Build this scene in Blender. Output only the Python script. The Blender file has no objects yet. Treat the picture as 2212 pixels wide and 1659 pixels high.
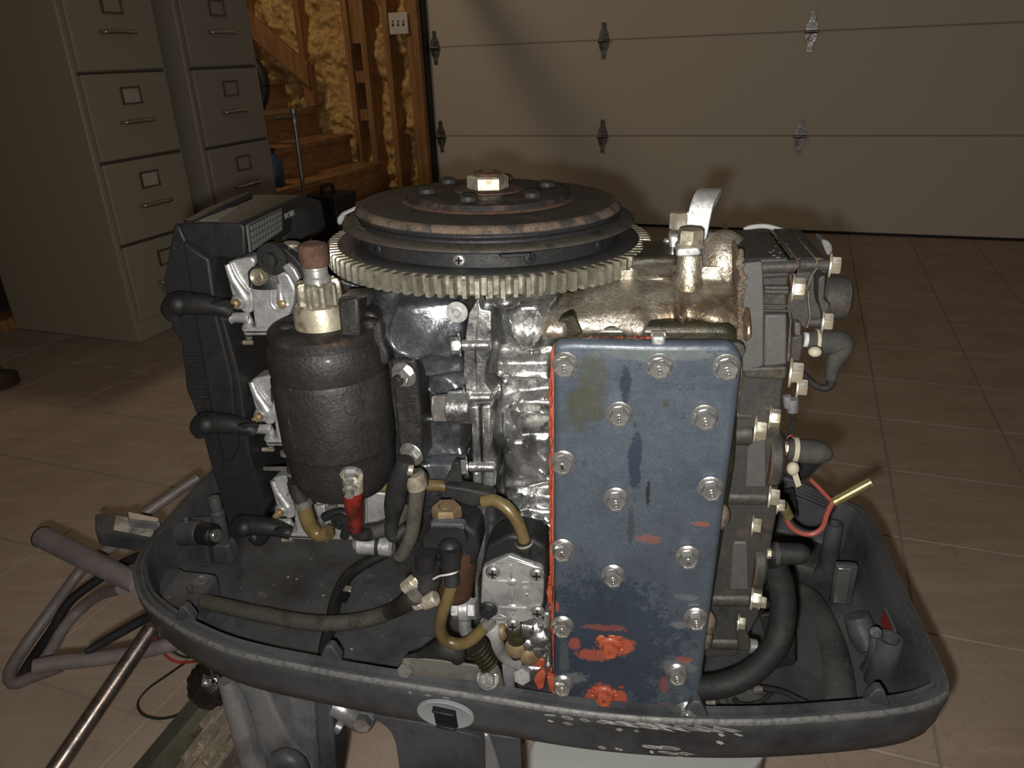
import bpy, bmesh, math, random
import numpy as np
from mathutils import Vector as V, Matrix, Quaternion
random.seed(7); rng = np.random.default_rng(7)
S = bpy.context.scene
COL = S.collection

# ------------------------------------------------------------------ camera
FPX, PITCH, ROLL, CAMZ = 1626.0, math.radians(23.7), math.radians(2.23), 1.0
FW = V((0, math.cos(PITCH), -math.sin(PITCH)))
U0 = V((0, math.sin(PITCH), math.cos(PITCH))); R0 = V((1, 0, 0))
RT = R0 * math.cos(ROLL) - U0 * math.sin(ROLL)
UP = R0 * math.sin(ROLL) + U0 * math.cos(ROLL)
CAM = V((0, 0, CAMZ))
cd = bpy.data.cameras.new('camera'); cam = bpy.data.objects.new('camera', cd); COL.objects.link(cam)
cd.sensor_width = 36.0; cd.sensor_fit = 'HORIZONTAL'; cd.lens = 36.0 * FPX / 2212.0
cd.clip_start = 0.02; cd.clip_end = 50
cam.matrix_world = Matrix((( RT.x, UP.x, -FW.x, CAM.x), (RT.y, UP.y, -FW.y, CAM.y), (RT.z, UP.z, -FW.z, CAM.z), (0, 0, 0, 1)))
S.camera = cam
# ------------------------------------------------------------------ light
w = bpy.data.worlds.new('world'); S.world = w; w.use_nodes = True
bg = w.node_tree.nodes['Background']; bg.inputs[0].default_value = (1.0, 0.80, 0.60, 1); bg.inputs[1].default_value = 0.058
def lamp(name, kind, loc, energy, color, size=0.1, aim=None):
    l = bpy.data.lights.new(name, kind); l.energy = energy; l.color = color
    if kind == 'AREA': l.shape = 'DISK'; l.size = size
    else: l.shadow_soft_size = size
    o = bpy.data.objects.new(name, l); COL.objects.link(o); o.location = loc
    if aim is not None: o.rotation_euler = (V(aim) - V(loc)).to_track_quat('-Z', 'Y').to_euler()
    return o
# the phone's own flash, just below and left of its lens
fl = CAM - RT * 0.012 - UP * 0.018
lamp('phone_flash', 'AREA', fl, 8.0, (1.0, 0.97, 0.92), 0.012, fl + FW)
S.view_settings.view_transform = 'Standard'; S.view_settings.look = 'None'
S.view_settings.exposure = 0.42; S.view_settings.gamma = 1.0
S.view_settings.use_curve_mapping = False

# ------------------------------------------------------------------ measuring frames
def ray(x, y): return FW + RT * ((x - 1106) / FPX) - UP * ((y - 829.5) / FPX)
def oz(x, y, z):
    d = ray(x, y); return CAM + d * ((z - CAMZ) / d.z)
def oy(x, y, Y):
    d = ray(x, y); return CAM + d * (Y / d.y)
A9 = math.radians(-9.5)                                  # engine frame: EU along the motor, EV away from the viewer
EU = V((math.cos(A9), math.sin(A9), 0)); EV = V((-math.sin(A9), math.cos(A9), 0)); EW = V((0, 0, 1))
EV0 = V((.024, .46, 0)).dot(EV)
def at(x, y, v):
    d = ray(x, y); return CAM + d * ((EV0 + v - CAM.dot(EV)) / d.dot(EV))
def en(u, v, z): return EU * u + EV * (EV0 + v) + EW * z
def inv(P): return (P.dot(EU), P.dot(EV) - EV0, P.z)
B21 = math.radians(-21)                                  # garage frame
RU = V((math.cos(B21), math.sin(B21), 0)); RV = V((-math.sin(B21), math.cos(B21), 0))
def rm(u, v, z): return RU * u + RV * v + EW * z
# one bare ceiling bulb of the garage, near the stairs
lamp('ceiling_bulb', 'POINT', rm(-2.72, 2.6, 2.55), 21.0, (1.0, 0.76, 0.48), 0.06)
def prv(x, y, k):
    d = ray(x, y); return CAM + d * ((k - CAM.dot(RV)) / d.dot(RV))
def pru(x, y, k):
    d = ray(x, y); return CAM + d * ((k - CAM.dot(RU)) / d.dot(RU))
def crop(x0, y0, s): return lambda X, Y: (x0 + X / s, y0 + Y / s)
cA = crop(330, 380, 3.456); cB = crop(330, 780, 3.456); cC = crop(780, 620, 3.317); cD = crop(800, 1060, 3.607)
cE = crop(230, 1080, 3.3015); cF = crop(1380, 380, 3.456); cG = crop(1640, 480, 4.147); cH = crop(1540, 820, 5.528)
cI = crop(1500, 1080, 4.609); cJ = crop(1520, 800, 2.073); cK = crop(330, 1380, 2.431); cL = crop(0, 1050, 2.725)
cM = crop(680, 340, 2.9105); cN = crop(1160, 700, 3.95); cO = crop(1160, 1100, 3.606); cP = crop(1180, 560, 4.608)
def S_at(x, y, v):                                       # metres per photo pixel at that place
    return (at(x, y, v) - CAM).dot(FW) / FPX

# ------------------------------------------------------------------ materials
MATS = {}
ALB, ALBM, RGH, SPC = 1.0, 1.0, 0.0, 1.0                          # overall set of the paints of a group
def mat(name, base, rough=.5, metal=0., layers=(), bump=None, grain=0., spec=.5, trans=0., emit=None, spots=(), ref=None, rvar=.12, coat=0.):
    m = bpy.data.materials.new(name); m.use_nodes = True; nt = m.node_tree; N = nt.nodes; L = nt.links
    b = N['Principled BSDF']
    k_ = ALB if metal < .45 else ALBM
    base = tuple(min(.95, q * k_) for q in base); layers = [(tuple(min(.95, q * k_) for q in l[0]),) + tuple(l[1:]) for l in layers]
    if metal < .45: rough = min(.92, rough + RGH); spec *= SPC; coat *= SPC
    b.inputs['Roughness'].default_value = rough; b.inputs['Metallic'].default_value = metal
    b.inputs['Specular IOR Level'].default_value = spec; b.inputs['Transmission Weight'].default_value = trans
    b.inputs['Coat Weight'].default_value = coat; b.inputs['Coat Roughness'].default_value = .15
    tc = N.new('ShaderNodeTexCoord')
    co = tc.outputs['Object']
    def noise(scale, detail=4, rgh=.6, vec=None, dist=0.):
        n = N.new('ShaderNodeTexNoise'); n.inputs['Scale'].default_value = scale if not isinstance(scale, tuple) else 1.0
        n.inputs['Detail'].default_value = detail; n.inputs['Roughness'].default_value = rgh; n.inputs['Distortion'].default_value = dist
        src = vec or co
        if isinstance(scale, tuple):
            mp = N.new('ShaderNodeMapping'); mp.inputs['Scale'].default_value = scale; L.new(src, mp.inputs['Vector']); src = mp.outputs[0]
        L.new(src, n.inputs['Vector']); return n.outputs['Fac']
    def rangev(s, lo, hi, a=0., c=1.):
        r = N.new('ShaderNodeMapRange'); r.inputs[1].default_value = lo; r.inputs[2].default_value = hi
        r.inputs[3].default_value = a; r.inputs[4].default_value = c; L.new(s, r.inputs[0]); return r.outputs[0]
    def mix(fac, a, c, mode='MIX'):
        x = N.new('ShaderNodeMix'); x.data_type = 'RGBA'; x.blend_type = mode
        if isinstance(fac, float): x.inputs[0].default_value = fac
        else: L.new(fac, x.inputs[0])
        for s, val in ((6, a), (7, c)):
            if isinstance(val, tuple): x.inputs[s].default_value = (*val[:3], 1)
            else: L.new(val, x.inputs[s])
        return x.outputs[2]
    def math_(op, a, c):
        x = N.new('ShaderNodeMath'); x.operation = op
        for s, val in ((0, a), (1, c)):
            if isinstance(val, (int, float)): x.inputs[s].default_value = val
            else: L.new(val, x.inputs[s])
        return x.outputs[0]
    c = tuple(base)
    if grain:
        g = noise(900, 2); c = mix(rangev(g, .3, .7), tuple(q * (1 - grain) for q in base), tuple(min(1, q * (1 + grain)) for q in base))
    for ly in layers:                                    # (color, scale, lo, hi[, max])
        fac = rangev(noise(ly[1], 6, .65), ly[2], ly[3], 0., ly[4] if len(ly) > 4 else 1.)
        c = mix(fac, c, ly[0])
    if spots:                                            # dirt, paint, sealant and painted highlight with a place of their own
        so = N.new('ShaderNodeTexCoord'); so.object = ref; sco = so.outputs['Object']
        wob = noise(90, 5, .7, sco); wob2 = noise(420, 3, .6, sco)
        for (p, r, col, mx) in spots:
            d = N.new('ShaderNodeVectorMath'); d.operation = 'SUBTRACT'; L.new(sco, d.inputs[0]); d.inputs[1].default_value = p - ref.location
            if isinstance(r, (tuple, V)):
                sc_ = N.new('ShaderNodeVectorMath'); sc_.operation = 'DIVIDE'; L.new(d.outputs[0], sc_.inputs[0]); sc_.inputs[1].default_value = r; d = sc_; rr = 1.
            else: rr = r
            ln = N.new('ShaderNodeVectorMath'); ln.operation = 'LENGTH'; L.new(d.outputs[0], ln.inputs[0])
            q = math_('DIVIDE', ln.outputs['Value'], rr)
            q = math_('ADD', q, math_('MULTIPLY', math_('SUBTRACT', wob, .5), 1.9))
            q = math_('ADD', q, math_('MULTIPLY', math_('SUBTRACT', wob2, .5), 1.1))
            c = mix(rangev(q, 1.0, .75, 0., mx), c, col)
    if isinstance(c, tuple): b.inputs['Base Color'].default_value = (*c, 1)
    else: L.new(c, b.inputs['Base Color'])
    if rvar:
        L.new(rangev(noise(140, 5, .7), .3, .7, max(.05, rough - rvar), min(1, rough + rvar)), b.inputs['Roughness'])
    if bump:
        src = None
        for (s, st) in ((bump,) if isinstance(bump[-1], (int, float)) else bump):
            bn = N.new('ShaderNodeBump'); bn.inputs['Strength'].default_value = st; bn.inputs['Distance'].default_value = .001 if not isinstance(s, tuple) else .001
            L.new(noise(s, 5, .6), bn.inputs['Height'])
            if src: L.new(src, bn.inputs['Normal'])
            src = bn.outputs[0]
        L.new(src, b.inputs['Normal'])
    if emit:
        b.inputs['Emission Color'].default_value = (*emit[0], 1); b.inputs['Emission Strength'].default_value = emit[1]
    MATS[name] = m; return m

# ------------------------------------------------------------------ mesh building
class MB:
    def __init__(s): s.v = []; s.f = []
    def add(s, vs, fs):
        o = len(s.v); s.v += [tuple(q) for q in vs]; s.f += [tuple(i + o for i in f) for f in fs]; return s
    def box(s, c, ax):                                   # centre, three half-axis vectors
        c = V(c); a, b, d = (V(q) for q in ax)
        vs = [c + a * i + b * j + d * k for i in (-1, 1) for j in (-1, 1) for k in (-1, 1)]
        return s.add(vs, [(0, 1, 3, 2), (4, 6, 7, 5), (0, 4, 5, 1), (2, 3, 7, 6), (0, 2, 6, 4), (1, 5, 7, 3)])
    def prism(s, pts, d, taper=1.0):
        pts = [V(p) for p in pts]; n = len(pts); d = V(d)
        c = sum(pts, V()) / n
        vs = pts + [c + (p - c) * taper + d for p in pts]
        fs = [tuple(range(n)), tuple(range(2 * n - 1, n - 1, -1))] + [(i, n + i, n + (i + 1) % n, (i + 1) % n) for i in range(n)]
        return s.add(vs, fs)
    def lathe(s, c, axis, prof, n=24, ref=None, hexa=False):
        c = V(c); a = V(axis).normalized()
        r = V(ref) if ref is not None else (V((1, 0, 0)) if abs(a.x) < .8 else V((0, 1, 0)))
        x = (r - a * r.dot(a)).normalized(); y = a.cross(x)
        vs = []
        for (rad, h) in prof:
            for i in range(n):
                t = 2 * math.pi * i / n; vs.append(c + a * h + (x * math.cos(t) + y * math.sin(t)) * rad)
        m = len(prof); fs = []
        for j in range(m - 1):
            for i in range(n): fs.append((j * n + i, j * n + (i + 1) % n, (j + 1) * n + (i + 1) % n, (j + 1) * n + i))
        if prof[0][0] > 1e-7: fs.append(tuple(range(n - 1, -1, -1)))
        if prof[-1][0] > 1e-7: fs.append(tuple((m - 1) * n + i for i in range(n)))
        return s.add(vs, fs)
    def cyl(s, a, b, r, n=20, ch=.12, r2=None):
        a = V(a); b = V(b); h = (b - a).length; r2 = r if r2 is None else r2; k = min(r, r2, h) * ch
        return s.lathe(a, b - a, [(r - k, 0), (r, k), (r2, h - k), (r2 - k, h)], n)
    def tube(s, pts, r, n=12, sub=5, smooth=True, flat=1.0):
        pts = [V(p) for p in pts]; rs = list(r) if isinstance(r, (list, tuple)) else [r] * len(pts)
        if smooth and len(pts) > 2:
            P = [pts[0] * 2 - pts[1]] + pts + [pts[-1] * 2 - pts[-2]]; out = []; ro = []
            for i in range(1, len(P) - 2):
                for k in range(sub):
                    t = k / sub; p0, p1, p2, p3 = P[i - 1:i + 3]
                    out.append(.5 * ((2 * p1) + (p2 - p0) * t + (2 * p0 - 5 * p1 + 4 * p2 - p3) * t * t + (3 * p1 - p0 - 3 * p2 + p3) * t ** 3))
                    ro.append(rs[i - 1] * (1 - t) + rs[i] * t)
            out.append(pts[-1]); ro.append(rs[-1]); pts, rs = out, ro
        m = len(pts); vs = []; nx = None
        for i, p in enumerate(pts):
            t = (pts[min(i + 1, m - 1)] - pts[max(i - 1, 0)]).normalized()
            if nx is None: nx = t.orthogonal().normalized()
            nx = (nx - t * nx.dot(t)).normalized(); ny = t.cross(nx)
            for k in range(n):
                q = 2 * math.pi * k / n; vs.append(p + (nx * math.cos(q) + ny * math.sin(q) * flat) * rs[i])
        fs = [(j * n + k, j * n + (k + 1) % n, (j + 1) * n + (k + 1) % n, (j + 1) * n + k) for j in range(m - 1) for k in range(n)]
        fs += [tuple(range(n - 1, -1, -1)), tuple((m - 1) * n + k for k in range(n))]
        return s.add(vs, fs)
    def ball(s, c, rx, ry=None, rz=None, ax=(EU, EV, EW), nu=20, nv=12):
        ry = rx if ry is None else ry; rz = rx if rz is None else rz; c = V(c); vs = []
        for j in range(nv + 1):
            p = math.pi * j / nv
            for i in range(nu):
                t = 2 * math.pi * i / nu
                vs.append(c + ax[0] * rx * math.sin(p) * math.cos(t) + ax[1] * ry * math.sin(p) * math.sin(t) + ax[2] * rz * math.cos(p))
        return s.add(vs, [(j * nu + i, (j + 1) * nu + i, (j + 1) * nu + (i + 1) % nu, j * nu + (i + 1) % nu) for j in range(nv) for i in range(nu)])
    def mesh(s, name, ang=38, center=None):
        me = bpy.data.meshes.new(name); c = V(center) if center is not None else V()
        me.from_pydata([V(q) - c for q in s.v], [], s.f)
        bm = bmesh.new(); bm.from_mesh(me); bmesh.ops.remove_doubles(bm, verts=bm.verts, dist=1e-6)
        bmesh.ops.dissolve_degenerate(bm, edges=bm.edges, dist=1e-7)
        bmesh.ops.recalc_face_normals(bm, faces=bm.faces); bm.to_mesh(me); bm.free()
        me.polygons.foreach_set('use_smooth', [True] * len(me.polygons)); me.set_sharp_from_angle(angle=math.radians(ang))
        return me
    def build(s, name, m, parent=None, label=None, bevel=0., seg=2, ang=38, kind=None, flipcheck=False):
        a = np.array(s.v); c = V(((a.min(0) + a.max(0)) / 2).tolist())
        me = s.mesh(name, ang, c)
        me.materials.append(MATS[m] if isinstance(m, str) else m)
        o = bpy.data.objects.new(name, me); COL.objects.link(o); o.location = c
        if parent is not None: par(o, parent)
        if label: o['label'] = label
        if kind: o['kind'] = kind
        if bevel:
            bv = o.modifiers.new('bevel', 'BEVEL'); bv.width = bevel; bv.segments = seg; bv.limit_method = 'ANGLE'; bv.angle_limit = math.radians(40)
        return o
WL = {}
def par(o, parent):
    o.parent = parent; o.matrix_parent_inverse = Matrix.Translation(-wloc(parent))
def wloc(o): return V(o.location)                        # every parent keeps a pure translation
def empty(name, loc, label, cat, group=None):
    o = bpy.data.objects.new(name, None); COL.objects.link(o); o.location = loc; o.empty_display_size = .05
    o['label'] = label; o['category'] = cat
    if group: o['group'] = group
    return o
def tag(o, label, cat, group=None):
    o['label'] = label; o['category'] = cat
    if group: o['group'] = group
    return o
def rnd(pts, r, n=5):                                    # round the corners of an outline
    pts = [V(p) for p in pts]; out = []; m = len(pts)
    rs = r if isinstance(r, (list, tuple)) else [r] * m
    for i in range(m):
        p, a, b = pts[i], pts[i - 1], pts[(i + 1) % m]
        da, db = (a - p), (b - p); k = min(rs[i], da.length * .48, db.length * .48)
        if k < 1e-6: out.append(p); continue
        A, B = p + da.normalized() * k, p + db.normalized() * k
        for j in range(n + 1):
            t = j / n; out.append(A * (1 - t) ** 2 + p * 2 * t * (1 - t) + B * t * t)
    return out
def pl(cr, pts, v): return [at(*cr(*p), v) for p in pts] # outline in a crop's coordinates -> engine plane v
def px(pts, v): return [at(*p, v) for p in pts]
def plate(name, pts, depth, m, parent, bevel=.001, rr=0., label=None, seg=2, taper=1.0, n=5, dirv=None):
    if rr: pts = rnd(pts, rr, n)
    return MB().prism(pts, (dirv or EV) * depth, taper).build(name, m, parent, label, bevel, seg)
MESHC = {}
def inst(name, key, make, m, loc, axis, parent, label=None, spin=0., scale=1.0):
    if key not in MESHC:
        me = make().mesh(name); me.materials.append(MATS[m]); MESHC[key] = me
    o = bpy.data.objects.new(name, MESHC[key]); COL.objects.link(o)
    o.location = loc; o.rotation_mode = 'QUATERNION'
    o.rotation_quaternion = V(axis).normalized().to_track_quat('Z', 'Y') @ Quaternion((0, 0, 1), spin)
    o.scale = (scale,) * 3
    if parent is not None: par(o, parent)
    if label: o['label'] = label
    return o
ZX = V((0, 0, 1))
def hexbolt(rf=.0091, rh=.0073, hf=.0018, hh=.0075, cup=True, washer=0.):
    def mk():
        b = MB(); z = 0
        if washer: b.lathe(V(), ZX, [(washer - .0004, 0), (washer, .0003), (washer, .0012), (washer - .0004, .0016)], 24); z = .0016
        if rf: b.lathe(V((0, 0, z)), ZX, [(rf - .0003, 0), (rf, .0004), (rf, hf * .6), (rf - .0012, hf), (rh * .95, hf * 1.8)], 28); z += hf
        pr = [(rh, 0), (rh, hh * .86), (rh * .9, hh)]
        b.lathe(V((0, 0, z)), ZX, pr + ([(rh * .72, hh), (rh * .66, hh - .0008), (0, hh - .0008)] if cup else [(0, hh)]), 6)
        return b
    return mk
def bolt(parent, p, axis, size=1.0, m='bolt_steel', name='bolt', kind='flange', spin=None, label=None):
    mk = {'flange': hexbolt(), 'washer': hexbolt(0, .0064, 0, .006, False, .0088), 'plain': hexbolt(.0, .0064, 0, .006, False), 'flangeflat': hexbolt(.0085, .0066, .0016, .006, False)}[kind]
    return inst(name, (kind, m), mk, m, p, axis, parent, label, random.random() * 1.04 if spin is None else spin, size)
def screwmesh():
    b = MB().lathe(V(), ZX, [(.0040, 0), (.0044, .0006), (.0040, .0016), (.0028, .0024), (0, .0027)], 20)
    return b
def crossmesh():
    b = MB()
    for a in (0, 1): b.box((0, 0, .0024), ((V((.0022, 0, 0)) if a == 0 else V((.0005, 0, 0))), (V((0, .0005, 0)) if a == 0 else V((0, .0022, 0))), V((0, 0, .0004))))
    return b
def screw(parent, p, axis, size=1.0, m='bolt_steel', spin=0.):
    o = inst('screw', ('screw', m), screwmesh, m, p, axis, parent, None, spin, size)
    return o
def clipring(parent, a, b, r, m='bolt_steel', name='hose_clamp'):
    a = V(a); b = V(b)
    return MB().lathe(a, b - a, [(r * .9, 0), (r * 1.12, 0), (r * 1.12, (b - a).length), (r * .9, (b - a).length)], 20).build(name, m, parent)
FONTC = None
def text(parent, s, p, xdir, ydir, size, m, name='lettering', depth=.0006, align='CENTER'):
    cu = bpy.data.curves.new('tmp', 'FONT'); cu.body = s; cu.size = size; cu.extrude = depth; cu.align_x = align; cu.align_y = 'CENTER'; cu.resolution_u = 2
    o = bpy.data.objects.new('tmp', cu); COL.objects.link(o)
    me = bpy.data.meshes.new_from_object(o.evaluated_get(bpy.context.evaluated_depsgraph_get())); bpy.data.objects.remove(o); bpy.data.curves.remove(cu)
    X = V(xdir).normalized(); Y = V(ydir); Y = (Y - X * Y.dot(X)).normalized(); Z = X.cross(Y)
    M = Matrix(((X.x, Y.x, Z.x), (X.y, Y.y, Z.y), (X.z, Y.z, Z.z)))
    me.transform(M.to_4x4()); me.materials.clear(); me.materials.append(MATS[m]); me.name = name
    o = bpy.data.objects.new(name, me); COL.objects.link(o); o.location = p
    if parent is not None: par(o, parent)
    return o
# a cast surface sculpted in relief: features are placed on the engine plane v and stand out towards -EV
def relief(name, poly, v, feats, m, parent, step=4, label=None, rough=0.0, back=.03, seed=1):
    P = np.array(poly, float); x0, y0 = P.min(0); x1, y1 = P.max(0)
    nx = int((x1 - x0) / step) + 2; ny = int((y1 - y0) / step) + 2
    X, Y = np.meshgrid(np.linspace(x0, x1, nx), np.linspace(y0, y1, ny)); H = np.zeros_like(X)
    def segd(a, b):
        ax, ay = a; bx, by = b; dx, dy = bx - ax, by - ay; t = np.clip(((X - ax) * dx + (Y - ay) * dy) / (dx * dx + dy * dy + 1e-9), 0, 1)
        return np.hypot(X - ax - t * dx, Y - ay - t * dy)
    def inside(poly):
        q = np.array(poly, float); ins = np.zeros(X.shape, bool); n = len(q)
        for i in range(n):
            a, b = q[i], q[i - 1]
            c = ((a[1] > Y) != (b[1] > Y)); xx = (b[0] - a[0]) * (Y - a[1]) / (b[1] - a[1] + 1e-12) + a[0]
            ins ^= c & (X < xx)
        return ins
    for ft in feats:
        k = ft[0]
        if k == 'g': _, cx, cy, rx, ry, h = ft; H += h * np.exp(-((X - cx) / rx) ** 2 - ((Y - cy) / ry) ** 2)
        elif k == 'r':
            _, line, wd, h = ft; d = np.min([segd(line[i], line[i + 1]) for i in range(len(line) - 1)], axis=0); H += h * np.exp(-(d / wd) ** 2)
        elif k == 'p':
            _, q, h, soft = ft; d = np.min([segd(q[i], q[i - 1]) for i in range(len(q))], axis=0); sd = np.where(inside(q), -d, d)
            t = np.clip(.5 - sd / (2 * soft), 0, 1); H += h * t * t * (3 - 2 * t)
        elif k == 'c':                                   # half round bar
            _, line, wd, h = ft; d = np.min([segd(line[i], line[i + 1]) for i in range(len(line) - 1)], axis=0); H = np.maximum(H, h * np.sqrt(np.clip(1 - (d / wd) ** 2, 0, 1)))
    if rough:
        g = np.random.default_rng(seed)
        for s in (6, 12, 28):
            a = g.normal(size=(ny // s + 3, nx // s + 3)); yi = np.arange(ny) / s; xi = np.arange(nx) / s
            y_ = yi.astype(int); x_ = xi.astype(int); fy = (yi - y_)[:, None]; fx = (xi - x_)[None]
            fy = fy * fy * (3 - 2 * fy); fx = fx * fx * (3 - 2 * fx)
            z = (a[y_][:, x_] * (1 - fx) + a[y_][:, x_ + 1] * fx) * (1 - fy) + (a[y_ + 1][:, x_] * (1 - fx) + a[y_ + 1][:, x_ + 1] * fx) * fy
            H += rough * z * (s / 28)
    ins = inside(poly); idx = -np.ones(X.shape, int); vs = []; b = MB()
    for j in range(ny):
        for i in range(nx):
            vs.append(at(X[j, i], Y[j, i], v) - EV * float(H[j, i]))
    fs = [(j * nx + i, j * nx + i + 1, (j + 1) * nx + i + 1, (j + 1) * nx + i) for j in range(ny - 1) for i in range(nx - 1)
          if ins[j, i] or ins[j + 1, i + 1] or ins[j, i + 1] or ins[j + 1, i]]
    b.add(vs, fs)
    bm = bmesh.new(); vv = [bm.verts.new(q) for q in b.v]
    for f in b.f: bm.faces.new([vv[i] for i in f])
    bmesh.ops.delete(bm, geom=[q for q in bm.verts if not q.link_faces], context='VERTS')
    edges = [e for e in bm.edges if e.is_boundary]
    ret = bmesh.ops.extrude_edge_only(bm, edges=edges)
    bmesh.ops.translate(bm, verts=[q for q in ret['geom'] if isinstance(q, bmesh.types.BMVert)], vec=EV * back)
    bmesh.ops.recalc_face_normals(bm, faces=bm.faces)
    c = V(np.array([q.co[:] for q in bm.verts]).mean(0).tolist())
    bmesh.ops.translate(bm, verts=bm.verts, vec=-c)
    me = bpy.data.meshes.new(name); bm.to_mesh(me); bm.free()
    me.polygons.foreach_set('use_smooth', [True] * len(me.polygons)); me.set_sharp_from_angle(angle=math.radians(60))
    me.materials.append(MATS[m]); o = bpy.data.objects.new(name, me); COL.objects.link(o); o.location = c; par(o, parent)
    if label: o['label'] = label
    return o
# ================================================================== garage
mat('tile', (.335, .265, .212), .55, layers=[((.27, .20, .15), 7, .42, .66, .7), ((.43, .345, .275), (5, 30, 8), .48, .7, .5), ((.18, .135, .10), (40, 12, 10), .60, .75, .45), ((.22, .165, .12), 45, .60, .72, .6)], grain=.12, bump=(120, .25))
mat('grout', (.30, .24, .19), .9, grain=.1)
mat('door_paint', (.60, .56, .49), .55, grain=.04, bump=(260, .35))
mat('joint_tan', (.36, .33, .28), .7)  # darker tan for the strips between door panels
mat('galvanised', (.30, .30, .29), .38, .85, layers=[((.15, .13, .11), 40, .45, .6)])
mat('black_weatherstrip', (.012, .012, .013), .6)
mat('lumber', (.40, .215, .09), .6, layers=[((.24, .115, .042), (60, 60, 4), .42, .6, .8), ((.42, .25, .11), (25, 25, 3), .55, .7, .6)], bump=((120, 120, 8), .2))
mat('stair_wood', (.40, .22, .10), .5, layers=[((.19, .09, .035), (30, 4, 60), .42, .62, .8), ((.38, .22, .10), (18, 3, 30), .55, .7, .5)])
mat('insulation', (.80, .55, .22), .95, layers=[((.46, .27, .09), 30, .42, .60, .9), ((.92, .70, .36), 55, .54, .70, .8), ((.20, .12, .04), 14, .60, .72, .6)], grain=.25, bump=((160, 1.), (60, .8)))
mat('cab_tan', (.33, .295, .225), .48, grain=.05, bump=(400, .1))
mat('cab_grey', (.29, .262, .222), .46, grain=.05, bump=(400, .1))
mat('gap_brown', (.075, .064, .048), .7)
mat('holder', (.16, .14, .11), .35, .6)
mat('chrome', (.50, .48, .44), .16, 1.)
mat('card_white', (.46, .43, .37), .7)
mat('slot_dark', (.004, .0038, .0035), .9, spec=.1)  # near-black, puts the darkness of holes and slots into the colour
mat('switch_white', (.70, .66, .60), .4)
mat('dark_wood', (.045, .028, .02), .6, grain=.1)
mat('black_misc', (.015, .014, .014), .55)
mat('blue_plastic', (.03, .06, .14), .45)
mat('white_plastic', (.42, .39, .34), .5)
mat('steel_rod', (.25, .24, .23), .4, .9)

def rbox(b, u0, u1, v0, v1, z0, z1):
    return b.box(rm((u0 + u1) / 2, (v0 + v1) / 2, (z0 + z1) / 2), (RU * abs(u1 - u0) / 2, RV * abs(v1 - v0) / 2, EW * abs(z1 - z0) / 2))
def struct(name, b, m, **k):
    return b.build(name, m, None, kind='structure', **k)

# floor: grout bed, and every tile a piece of its own
b = MB(); rbox(b, -4.6, 3.4, -1.2, 4.9, -.08, -.004); floor = struct('floor', b, 'grout')
tb = MB(); tb.prism([RU * .15 * i + RV * .15 * j - EW * .0004 for i, j in ((-1, -1), (1, -1), (1, 1), (-1, 1))], -EW * .009)
tb.v = [tuple(V(q) + EW * 0) for q in tb.v]
def tilemesh():
    b = MB(); h = .1508; k = .0016
    lo = [RU * h * i + RV * h * j - EW * .010 for i, j in ((-1, -1), (1, -1), (1, 1), (-1, 1))]
    mid = [p + EW * .008 for p in lo]; top = [RU * (h - k) * i + RV * (h - k) * j for i, j in ((-1, -1), (1, -1), (1, 1), (-1, 1))]
    vs = lo + mid + top; fs = [(8, 9, 10, 11)]
    for a in (0, 4):
        for i in range(4): fs.append((a + i, a + (i + 1) % 4, a + 4 + (i + 1) % 4, a + 4 + i))
    b.add(vs, fs); return b.mesh('tile', 30)
TM = tilemesh(); TM.materials.append(MATS['tile'])
for n in MATS['tile'].node_tree.nodes:
    if n.type == 'TEX_COORD': n.object = floor
cnt = 0
for i in range(-12, 7):
    for j in range(-3, 12):
        u, v = .4475 + .305 * i, 1.1125 + .305 * j
        p = rm(u, v, 0)
        if p.y < .35 or p.y < abs(p.x) * .95 - 1.4 or v > 4.62: continue
        o = bpy.data.objects.new('tile', TM); COL.objects.link(o); o.location = p + EW * random.uniform(-.0004, .0003); par(o, floor); cnt += 1

# garage door in the far wall
DV = 4.60
door = bpy.data.objects.new('door_1', None); COL.objects.link(door); door.location = rm(-.2, DV, 0); door['kind'] = 'structure'
for k in range(5):
    b = MB(); z0 = .012 + .52 * k
    rbox(b, -2.235, 2.75, DV, DV + .045, z0, z0 + .514); b.build('door_panel', 'door_paint', door, bevel=.004)
    b = MB(); rbox(b, -2.23, 2.745, DV + .002, DV + .04, z0 + .512, z0 + .522); b.build('panel_joint', 'joint_tan', door)
b = MB(); rbox(b, -2.235, 2.75, DV - .004, DV + .03, 0, .014); b.build('bottom_seal', 'black_weatherstrip', door)
def hinge_mesh(c):
    b = MB(); d = -RV
    for s in (1, -1):
        pts = [(-.030, .008), (.030, .008), (.026, .035), (.013, .062), (.012, .095), (-.012, .095), (-.013, .062), (-.026, .035)]
        pr = [c + RU * x + EW * (s * y) for x, y in pts]
        b.prism(pr, d * .005)
        b.prism([c + RU * x + EW * (s * y) for x, y in [(-.009, .02), (.009, .02), (.007, .09), (-.007, .09)]], d * .010)
        b.lathe(c + EW * (s * .078), d, [(.010, 0), (.010, .009), (.007, .013), (0, .013)], 6)
        b.lathe(c + EW * (s * .035), d, [(.010, 0), (.010, .010), (.007, .014), (0, .014)], 6)
    b.cyl(c - RU * .032 + d * .010, c + RU * .032 + d * .010, .009, 10)
    return b
for u in (-2.185, -1.125, -.02, 1.085, 2.15):
    for z in (.527, 1.047, 1.567):
        hinge_mesh(rm(u, DV, z)).build('hinge', 'galvanised', door)

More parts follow.
